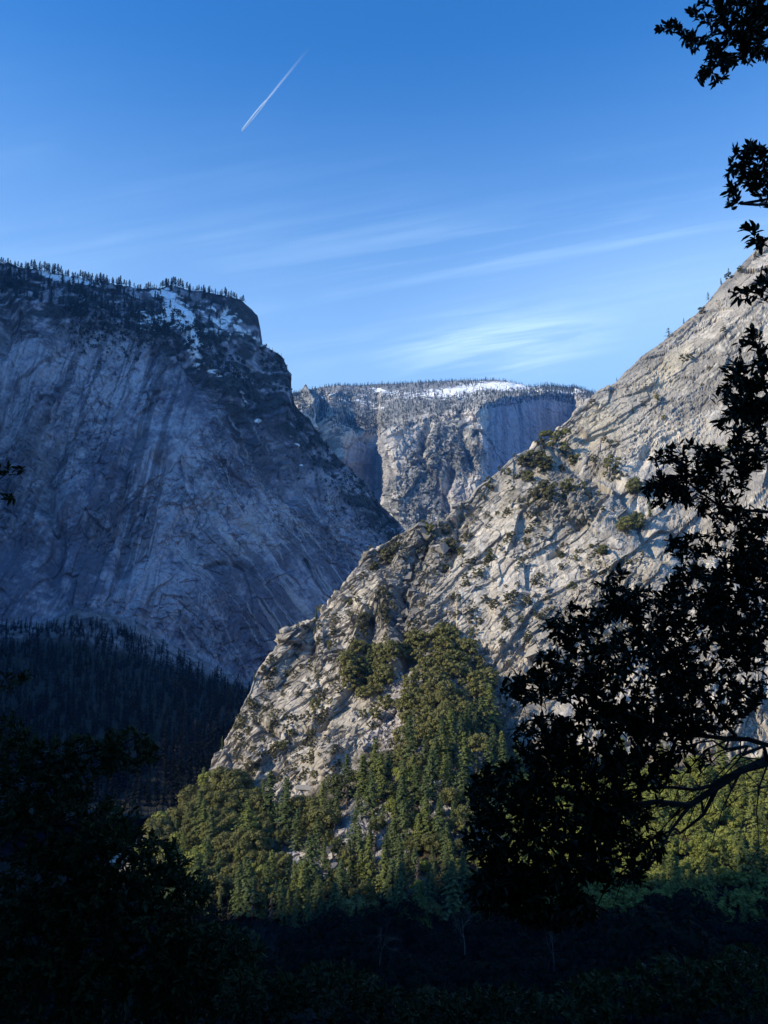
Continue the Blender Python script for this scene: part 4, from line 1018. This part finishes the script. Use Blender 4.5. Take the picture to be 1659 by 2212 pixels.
for Xp, Yp, zb, h, fir in shade_far:
    V, Fc = random.choice(FH if fir else OH); a = random.uniform(0, 6.28); c, s_ = math.cos(a), math.sin(a)
    Vs.append(np.stack([(V[:, 0] * c - V[:, 1] * s_) * 1.15, (V[:, 0] * s_ + V[:, 1] * c) * 1.15, V[:, 2]], -1) * h + [Xp, Yp, zb]); Fs.append(Fc + o); o += len(V)
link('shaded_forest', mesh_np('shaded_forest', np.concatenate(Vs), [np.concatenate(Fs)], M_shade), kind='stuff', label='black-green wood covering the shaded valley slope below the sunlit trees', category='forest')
print('shade trees', cnt)
for x, y, Y, h, nm in ((1003, 2010, 300, 15, 'pale bare tree with a forked crown right of centre'), (1195, 2050, 250, 11, 'bare grey tree with fine twigs below the laurel'), (820, 2030, 330, 17, 'thin dead trunk rising at the edge of the sunlit wood')):
    q = at(x, y, Y); zg = q[2] - h * .5
    single('bare_tree', (q[0], Y, zg), h, random.choice(me_snag), nm, '', 'bare tree', 'bare trees in the shade', .7)

# ---------------------------------------------------------------- the close trees that frame the view
def leaf_blades(P, D, L, lr, wr=.30):
    """folded pointed leaves: base P, direction D"""
    n = len(P)
    up = lr.normal(size=(n, 3)) * .6 + [0, 0, 1]
    s = np.cross(D, up); s /= np.linalg.norm(s, axis=1, keepdims=True) + 1e-9; u = np.cross(s, D)
    L = np.asarray(L).reshape(-1, 1); W = L * wr * .5
    b = P; t = P + D * L - u * L * .06
    l1 = P + D * L * .34 + s * W * .95 + u * W * .35; l2 = P + D * L * .70 + s * W * .8 + u * W * .3
    r1_ = P + D * L * .34 - s * W * .95 + u * W * .35; r2_ = P + D * L * .70 - s * W * .8 + u * W * .3
    V = np.stack([b, l1, l2, t, r2_, r1_], 1).reshape(-1, 3)
    o = (np.arange(n) * 6)[:, None]
    return V, np.concatenate([o + [0, 1, 2, 3], o + [0, 3, 4, 5]])
def close_tree(name, limbs, masses, leafL, seed, label, category, per=(5, 9), trunk=None, leaf_m=None, bark=None, spread=.16, group=None, wr=.40):
    lr = np.random.default_rng(seed)
    leaf_m = leaf_m or M_laurel; bark = bark or M_darkbark
    node, par, minr = [], [], []
    root_base = None
    for lb, r in limbs:
        pts_ = [np.array(p, float) if len(p) == 4 and p[3] == 'w' else at(*p[:3]) for p in [q for q in lb]]
        pts_ = [np.array([float(v) for v in p[:3]]) for p in pts_]
        # attach to the nearest existing node
        prev = -1
        if node:
            d = np.linalg.norm(np.array(node) - pts_[0], axis=1); prev = int(np.argmin(d))
            if d[prev] > .05:
                pts_ = [node[prev]] + pts_
        for i, p in enumerate(pts_):
            if i == 0:
                if prev < 0: node.append(p); par.append(-1); minr.append(r); prev = 0
                q0 = p; continue
            L = np.linalg.norm(p - q0); k = max(1, int(L / (.05 + spread * .5)))
            for j in range(1, k + 1):
                t = j / k; w = p * t + q0 * (1 - t) + (lr.normal(size=3) * min(.03, L * .03) if j < k else 0)
                node.append(w); par.append(prev); minr.append(r * (1 - .75 * (i - 1 + t) / (len(pts_) - 1))); prev = len(node) - 1
            q0 = p
    nl = len(node)
    tg = []
    for cx, cy, rx, ry, n, Y0, dY in masses:
        for _ in range(n):
            a = lr.uniform(0, 6.283); rr = math.sqrt(lr.random())
            tg.append(at(cx + math.cos(a) * rr * rx, cy + math.sin(a) * rr * ry, Y0 + lr.uniform(-dY, dY)))
    tg = np.array(tg); N0 = np.array(node)
    d0 = np.array([np.min(np.linalg.norm(N0 - t, axis=1)) for t in tg]); tg = tg[np.argsort(d0)]
    NA = np.zeros((len(node) + len(tg) * 14, 3)); NA[:len(node)] = node; cntn = len(node)
    LP, LD = [], []
    for t in tg:
        d = np.linalg.norm(NA[:cntn] - t, axis=1); i = int(np.argmin(d)); L = d[i]; a = NA[i].copy()
        k = int(min(12, max(2, L / (spread * .45)))); prev = i; c = (a + t) / 2 + lr.normal(size=3) * L * .10 + [0, 0, -.06 * L]
        q = a
        for j in range(1, k + 1):
            s_ = j / k; w = a * (1 - s_) ** 2 + 2 * c * s_ * (1 - s_) + t * s_ * s_
            NA[cntn] = w; par.append(prev); minr.append(0); prev = cntn; cntn += 1
        dr = t - c; dr /= np.linalg.norm(dr) + 1e-9
        nlv = lr.integers(*per)
        for m_ in range(nlv):
            u = m_ / nlv
            b = t - dr * leafL * 3.0 * (1 - u) * min(1, L / (leafL * 2.6)) ; az = m_ * 2.4 + lr.random()
            s1 = np.cross(dr, [0.3, .2, 1.0]); s1 /= np.linalg.norm(s1) + 1e-9; s2 = np.cross(dr, s1)
            dd_ = dr * (.7 + .4 * u) + (s1 * math.cos(az) + s2 * math.sin(az)) * (.75 - .45 * u) + lr.normal(size=3) * .30
            LP.append(b); LD.append(dd_ / np.linalg.norm(dd_))
    NA = NA[:cntn]
    rad = np.full(cntn, 0.0)
    acc = np.zeros(cntn); tip = leafL * .022
    order = np.argsort(-np.arange(cntn))
    par_a = np.array(par)
    for i in order:
        v = max(acc[i] ** (1 / 2.4) if acc[i] > 0 else 0, tip); v = max(v, minr[i]) if i < nl else min(v, leafL * .16)
        rad[i] = v
        if par_a[i] >= 0: acc[par_a[i]] += v ** 2.4
    e = np.arange(1, cntn)
    e = e[par_a[e] >= 0]
    root = bpy.data.objects.new(name, None); sc.collection.objects.link(root)
    base = trunk[0]; root.location = tuple(base); root['label'] = label; root['category'] = category
    if group: root['group'] = group
    off = np.array(base)
    def part(nm, arr, mat):
        me = mesh_np(nm, arr[0] - off, [arr[1]], mat); o = link(nm, me, parent=root); return o
    tr0 = np.array(trunk); q = np.linspace(0, len(tr0) - 1, (len(tr0) - 1) * 10 + 1); tr = np.stack([np.interp(q, np.arange(len(tr0)), tr0[:, c]) for c in range(3)], -1)
    for _ in range(60): tr[1:-1] = .5 * tr[1:-1] + .25 * (tr[:-2] + tr[2:])
    tr_r = np.linspace(trunk_r(trunk), trunk_r(trunk) * .6, len(tr))
    tr_r = tr_r * (1 + .12 * (vnoise(np.arange(len(tr)) * .6, np.arange(len(tr)) * 0., seed) - .5)); part('trunk', frustums(tr[:-1], tr[1:] + (tr[1:] - tr[:-1]) * .04, tr_r[:-1], tr_r[1:], 16), bark)
    part('branches', frustums(NA[par_a[e]], NA[e], np.minimum(rad[par_a[e]], rad[e] * 1.6), rad[e], 5), bark)
    LP = np.array(LP); LD = np.array(LD)
    part('leaves', leaf_blades(LP, LD, leafL * lr.uniform(.65, 1.15, len(LP)), lr, wr), leaf_m)
    return root, len(LP)
def trunk_r(t): return .16 if len(t) > 2 else .05
def wpt(x, y, Y): return tuple(at(x, y, Y))
# laurel whose limbs reach in from the right, low and middle
limbs = [
 ([(1990,1560,5.0),(1800,1620,5.0),(1659,1648,4.9),(1600,1665,4.85),(1550,1700,4.8),(1490,1740,4.75),(1420,1732,4.7),(1340,1742,4.65),(1280,1772,4.6),(1180,1800,4.5)], .030),
 ([(1800,1620,5.0),(1659,1636,5.0),(1560,1692,5.0),(1500,1706,5.0),(1400,1702,4.9),(1330,1712,4.9),(1240,1728,4.8)], .018),
 ([(1490,1740,4.75),(1452,1790,4.7),(1430,1830,4.65),(1400,1878,4.6),(1345,1902,4.6),(1305,1930,4.55)], .009),
 ([(1800,1590,5.1),(1659,1610,5.1),(1570,1596,5.1),(1510,1588,5.1),(1380,1560,5.0),(1250,1500,4.9)], .016),
 ([(1590,1590,5.1),(1500,1480,5.0),(1420,1390,4.9),(1340,1300,4.8)], .010),
 ([(1659,1648,4.9),(1640,1700,4.8),(1634,1750,4.8),(1640,1830,4.75),(1600,1890,4.7)], .005),
 ([(1600,1668,4.85),(1580,1705,4.8),(1560,1750,4.75),(1535,1830,4.7),(1490,1900,4.7)], .005),
 ([(1550,1700,4.8),(1520,1760,4.8),(1470,1800,4.8),(1400,1815,4.8)], .004),
 ([(1990,1400,5.0),(1800,1330,5.0),(1700,1290,5.0),(1600,1260,5.0),(1520,1240,4.9)], .014),
 ([(1280,1772,4.6),(1200,1860,4.5),(1120,1920,4.5)], .008),
 ([(1990,1140,5.2),(1760,1110,5.1),(1659,1106,5.1),(1600,1101,5.1),(1550,1090,5.1),(1512,1062,5.1),(1470,1030,5.1)], .014),
]
fan = np.random.default_rng(66)
for bx, by in ((1655,1700),(1610,1665),(1575,1690),(1545,1712),(1515,1728),(1485,1738),(1455,1736),(1425,1732),(1650,1612),(1615,1612),(1575,1598),(1640,1655),(1600,1668),(1560,1695),(1530,1715),(1500,1735),(1470,1738),(1440,1733),(1620,1640),(1580,1680),(1540,1600),(1600,1612),(1640,1612),(1400,1704),(1360,1712),(1460,1790),(1420,1850)):
    L_ = fan.uniform(70, 190); dn = fan.uniform(.15, 1.1); yy = 4.85
    limbs.append(([(bx, by, yy), (bx - L_ * .3, by + L_ * .12 * dn, yy - .05), (bx - L_ * .62, by + L_ * .45 * dn, yy - .1), (bx - L_ * .8, by + L_ * .95 * dn, yy - .1)], fan.uniform(.004, .009)))
for bx, by in ((1640,1640),(1580,1690),(1600,1600),(1560,1597),(1520,1590),(1640,1700),(1650,1660)):
    L_ = fan.uniform(60, 140); limbs.append(([(bx, by, 5.0), (bx - L_ * .5, by - L_ * .05, 5.0), (bx - L_, by + L_ * .12, 4.95)], .004))
ms = [(1330,1290,50,45,26,4.8,.25),(1250,1345,60,42,26,4.75,.25),(1400,1330,85,60,50,4.9,.3),(1200,1362,30,24,8,4.7,.2),(1340,1240,14,18,3,4.8,.1),
      (1150,1480,66,40,30,4.6,.25),(1250,1450,100,70,70,4.7,.3),(1380,1470,120,110,150,4.8,.35),(1540,1450,120,130,170,5.0,.35),(1500,1290,70,70,70,5.0,.3),(1605,1300,75,120,130,5.05,.3),(1625,1200,45,60,40,5.1,.25),
      (1180,1600,70,60,60,4.6,.3),(1300,1600,120,80,125,4.7,.35),(1440,1565,90,40,50,4.9,.3),(1100,1720,95,75,90,4.55,.3),(1240,1720,110,75,100,4.6,.3),(1050,1810,50,60,34,4.5,.25),(1180,1860,110,75,110,4.55,.3),(1290,1840,50,60,36,4.6,.3),
      (1085,1920,75,65,70,4.5,.25),(1200,1960,100,45,60,4.5,.25),(1380,1670,80,45,45,4.8,.3),(1400,1830,40,40,10,4.7,.2),(1340,1860,60,50,26,4.6,.2),(1330,1760,70,50,50,4.7,.3),(1480,1640,60,25,12,4.9,.2),
      (1480,1000,75,45,38,5.1,.2),(1440,1062,55,32,36,5.1,.2),(1560,1015,60,70,52,5.15,.25),(1620,960,40,60,36,5.15,.25),(1500,1180,60,28,22,5.1,.25),(1600,1135,60,40,30,5.1,.25),(1540,1090,60,25,16,5.1,.2)]
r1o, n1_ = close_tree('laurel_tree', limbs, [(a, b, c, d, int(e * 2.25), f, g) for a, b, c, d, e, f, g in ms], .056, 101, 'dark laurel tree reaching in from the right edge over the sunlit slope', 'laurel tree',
    trunk=[(5.3, 5.0, float(ground_z(5.3, 5.0)) - .1), (5.0, 5.05, -.9), tuple(at(1990,1560,5.0)), tuple(at(1990,1400,5.0)), tuple(at(1990,1140,5.2)), tuple(at(2010,700,5.2))])
# a second laurel higher up
limbs = [
 ([(1960,120,4.3),(1800,118,4.3),(1659,112,4.25),(1560,116,4.2),(1540,130,4.2)], .008),
 ([(1960,-60,4.3),(1760,-10,4.3),(1659,30,4.3),(1580,70,4.25),(1500,84,4.2),(1455,70,4.2)], .010),
 ([(1960,380,4.3),(1760,380,4.3),(1659,360,4.3),(1610,350,4.25)], .006),
 ([(1760,390,4.3),(1659,430,4.3),(1600,440,4.25)], .005),
 ([(1960,520,3.4),(1720,520,3.4),(1659,515,3.4),(1635,508,3.4)], .004),
 ([(1960,640,3.6),(1700,680,3.6),(1655,650,3.6),(1615,638,3.6)], .005),
 ([(1960,900,3.9),(1740,860,3.9),(1659,790,3.8),(1640,760,3.7)], .008),
 ([(1740,870,3.9),(1659,870,3.9),(1600,860,3.9),(1575,890,3.9)], .008),
]
ms = [(1450,60,28,20,9,4.2,.08),(1505,88,34,24,13,4.2,.1),(1530,25,40,32,22,4.25,.15),(1605,35,70,52,90,4.3,.2),(1550,140,40,34,20,4.2,.12),(1590,105,60,30,40,4.2,.15),(1530,170,22,16,7,4.2,.1),(1645,70,50,60,60,4.3,.2),
      (1610,328,34,22,12,4.25,.1),(1605,375,38,30,22,4.25,.1),(1645,390,30,45,30,4.3,.12),(1590,425,26,24,9,4.25,.1),(1640,320,30,25,12,4.3,.1),
      (1625,490,18,10,3,3.4,.05),(1632,522,22,12,3,3.4,.05),(1612,640,36,14,6,3.6,.08),(1645,605,24,26,8,3.6,.1),(1635,735,26,28,10,3.75,.1),(1650,780,20,34,8,3.75,.1),
      (1600,825,46,46,40,3.9,.2),(1640,870,34,60,50,3.9,.2),(1582,895,40,40,28,3.9,.2)]
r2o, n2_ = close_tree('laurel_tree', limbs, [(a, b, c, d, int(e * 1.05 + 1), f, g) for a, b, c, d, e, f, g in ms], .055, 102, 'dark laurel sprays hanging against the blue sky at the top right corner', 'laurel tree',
    trunk=[(4.4, 4.3, float(ground_z(4.4, 4.3)) - .1), tuple(at(2080,1300,4.3)), tuple(at(1990,900,4.2)), tuple(at(1960,380,4.2)), tuple(at(1960,-60,4.3)), tuple(at(1960,-500,4.3))])
# the darker tree on the left
limbs = [
 ([(-420,2300,10.5),(-300,2000,10.5),(-180,1800,10.5),(-40,1700,10.4),(80,1660,10.3),(200,1620,10.2),(300,1590,10.2)], .05),
 ([(-180,1800,10.5),(40,1790,10.3),(150,1780,10.2),(280,1840,10.0),(400,1900,9.8)], .04),
 ([(-300,2000,10.5),(0,1990,10.2),(200,2020,10),(420,2060,9.8)], .04),
 ([(-180,1800,10.5),(-140,1500,10.5),(-90,1200,10.5),(-40,1060,10.5),(20,1020,10.5)], .02),
]
ms = [(20,1600,60,65,80,10.4,.6),(150,1645,110,58,170,10.3,.7),(275,1620,70,52,90,10.2,.6),(60,1720,100,70,190,10.3,.8),(150,1780,160,80,300,10.2,.8),(250,1870,160,80,330,10.1,.8),(370,1930,95,60,150,10,.6),(90,1930,180,90,380,10.2,.8),
      (200,2030,240,90,480,10,.8),(450,2050,120,60,170,9.8,.6),(120,2150,260,80,450,10,.8),(420,2140,150,70,240,9.8,.6),(20,1010,34,14,6,10.5,.2),(15,1065,18,22,3,10.5,.2),(40,1470,70,30,10,10.4,.3)]
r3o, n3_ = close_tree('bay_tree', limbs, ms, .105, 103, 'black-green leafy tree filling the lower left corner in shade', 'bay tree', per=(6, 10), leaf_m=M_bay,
    trunk=[(-7.9, 10.5, float(ground_z(-7.9, 10.5)) - .2), tuple(at(-420,2300,10.5)), tuple(at(-300,2000,10.5)), tuple(at(-180,1800,10.5)), tuple(at(-140,1500,10.5)), tuple(at(-90,1200,10.5))], spread=.3)
limbs = [([(900,2700,9.0),(880,2400,9.0),(800,2220,9.0),(700,2150,9.0)], .03), ([(880,2400,9.0),(1050,2250,9.0),(1150,2170,9.0)], .02), ([(880,2400,9.0),(600,2260,9.0),(520,2180,9.0)], .02)]
ms = [(560,2150,110,60,170,9,.6),(720,2140,120,60,190,9,.6),(900,2180,110,50,150,9,.6),(1080,2180,120,55,170,9,.6)]
close_tree('bay_bush', limbs, ms, .085, 104, 'black-green leafy bush across the bottom edge below the sunlit wood', 'bay bush', per=(6, 10), leaf_m=M_bay,
    trunk=[tuple(at(900,2700,9.0)), tuple(at(880,2400,9.0))], spread=.25)
limbs = [([(1560,2700,8.0),(1540,2400,8.0),(1500,2200,8.0),(1450,2130,8.0)], .03), ([(1540,2400,8.0),(1350,2230,8.0),(1250,2180,8.0)], .02), ([(1540,2400,8.0),(1640,2200,8.0),(1680,2100,8.0)], .02)]
ms = [(1300,2160,110,60,150,8,.5),(1450,2130,110,65,150,8,.5),(1600,2120,90,80,150,8,.5)]
close_tree('bay_bush', limbs, ms, .080, 105, 'black-green leafy bush in the lower right corner below the laurel limbs', 'bay bush', per=(6, 10), leaf_m=M_bay,
    trunk=[tuple(at(1560,2700,8.0)), tuple(at(1540,2400,8.0))], spread=.25)
print('close leaves', n1_, n2_, n3_)

# ---------------------------------------------------------------- contrail
m, nt, out = new_mat('ice_trail')
N = nt.nodes.new; L = nt.links.new
df = N('ShaderNodeBsdfDiffuse'); df.inputs['Color'].default_value = (.95, .95, .95, 1)
tl_ = N('ShaderNodeBsdfTranslucent'); tl_.inputs['Color'].default_value = (.95, .95, .95, 1)
md = N('ShaderNodeMixShader'); md.inputs[0].default_value = .5; L(df.outputs[0], md.inputs[1]); L(tl_.outputs[0], md.inputs[2])
tr_ = N('ShaderNodeBsdfTransparent'); mixs = N('ShaderNodeMixShader'); av = N('ShaderNodeAttribute'); av.attribute_name = 'col'
L(av.outputs['Fac'], mixs.inputs[0]); L(tr_.outputs[0], mixs.inputs[1]); L(md.outputs[0], mixs.inputs[2]); L(mixs.outputs[0], out.inputs['Surface'])
root = bpy.data.objects.new('contrail', None); sc.collection.objects.link(root)
A0 = at(522, 283, 14000); B0 = at(672, 98, 12500)
root.location = tuple(A0); root['label'] = 'thin white double contrail fading upwards across the blue sky'; root['category'] = 'contrail'
side = np.cross(B0 - A0, A0); side /= np.linalg.norm(side)
for sgn in (-1, 1):
    n = 60; t = np.linspace(0, 1, n)[:, None]
    gap = 14 * np.sin(np.clip(t * 2.6, 0, 1) * math.pi) ** .6 * (t < .385) + 5
    c = A0 + (B0 - A0) * t + side * sgn * gap + side * 1.5 * np.sin(t * 25 + sgn)
    r = (6.5 + 13 * t[:, 0]) * np.clip(t[:, 0] * 30 + .3, 0, 1)
    V, Fc = frustums(c[:-1], c[1:], r[:-1], r[1:], 8)
    f = np.repeat(t[:-1, 0], 16); al = .9 * (1 - f) ** 1.7 * np.where(f > .36, .62, 1)
    me = mesh_np('vapour_trail', V - A0, [Fc], m, cols=np.stack([al] * 3, -1).astype(np.float32))
    link('vapour_trail', me, parent=root)

# ---------------------------------------------------------------- labels
ORD = 'first second third fourth fifth sixth seventh eighth ninth tenth eleventh twelfth thirteenth fourteenth fifteenth sixteenth seventeenth eighteenth nineteenth'.split()
TENS = {2: 'twenty', 3: 'thirty', 4: 'forty', 5: 'fifty', 6: 'sixty', 7: 'seventy', 8: 'eighty', 9: 'ninety'}
TENTH = {2: 'twentieth', 3: 'thirtieth', 4: 'fortieth', 5: 'fiftieth', 6: 'sixtieth', 7: 'seventieth', 8: 'eightieth', 9: 'ninetieth'}
def ordinal(i):
    if i <= 19: return ORD[i - 1]
    return TENTH[i // 10] if i % 10 == 0 else TENS[i // 10] + '-' + ORD[i % 10 - 1]
groups = {}
for o, look, place in PENDING: groups.setdefault((look + ' ' + place).strip(), []).append(o)
for lab, obs in groups.items():
    if len(obs) == 1: obs[0]['label'] = lab; continue
    obs.sort(key=lambda o: proj(np.array(o.location))[0])
    for i, o in enumerate(obs):
        o['label'] = lab + (', leftmost' if i == 0 else ', rightmost' if i == len(obs) - 1 else ', ' + ordinal(i + 1) + ' from left')

# ---------------------------------------------------------------- air
hm, nt, out = new_mat('thin_blue_air')
pv = nt.nodes.new('ShaderNodeVolumePrincipled'); pv.inputs['Color'].default_value = (0.10, 0.36, 1.0, 1)
pv.inputs['Density'].default_value = 3.6e-5; pv.inputs['Anisotropy'].default_value = 0.0
nt.links.new(pv.outputs[0], out.inputs['Volume'])
hx = np.array([[x, y, z] for x in (-21000, 21000) for y in (-21000, 21000) for z in (-260, 2300)], float)
hf = np.array([[0,1,3,2],[4,6,7,5],[0,4,5,1],[2,3,7,6],[0,2,6,4],[1,5,7,3]])
me = mesh_np('haze', hx, [hf], hm)
bpy_bm = __import__('bmesh').new(); bpy_bm.from_mesh(me); __import__('bmesh').ops.recalc_face_normals(bpy_bm, faces=bpy_bm.faces); bpy_bm.to_mesh(me)
link('haze', me, kind='stuff')
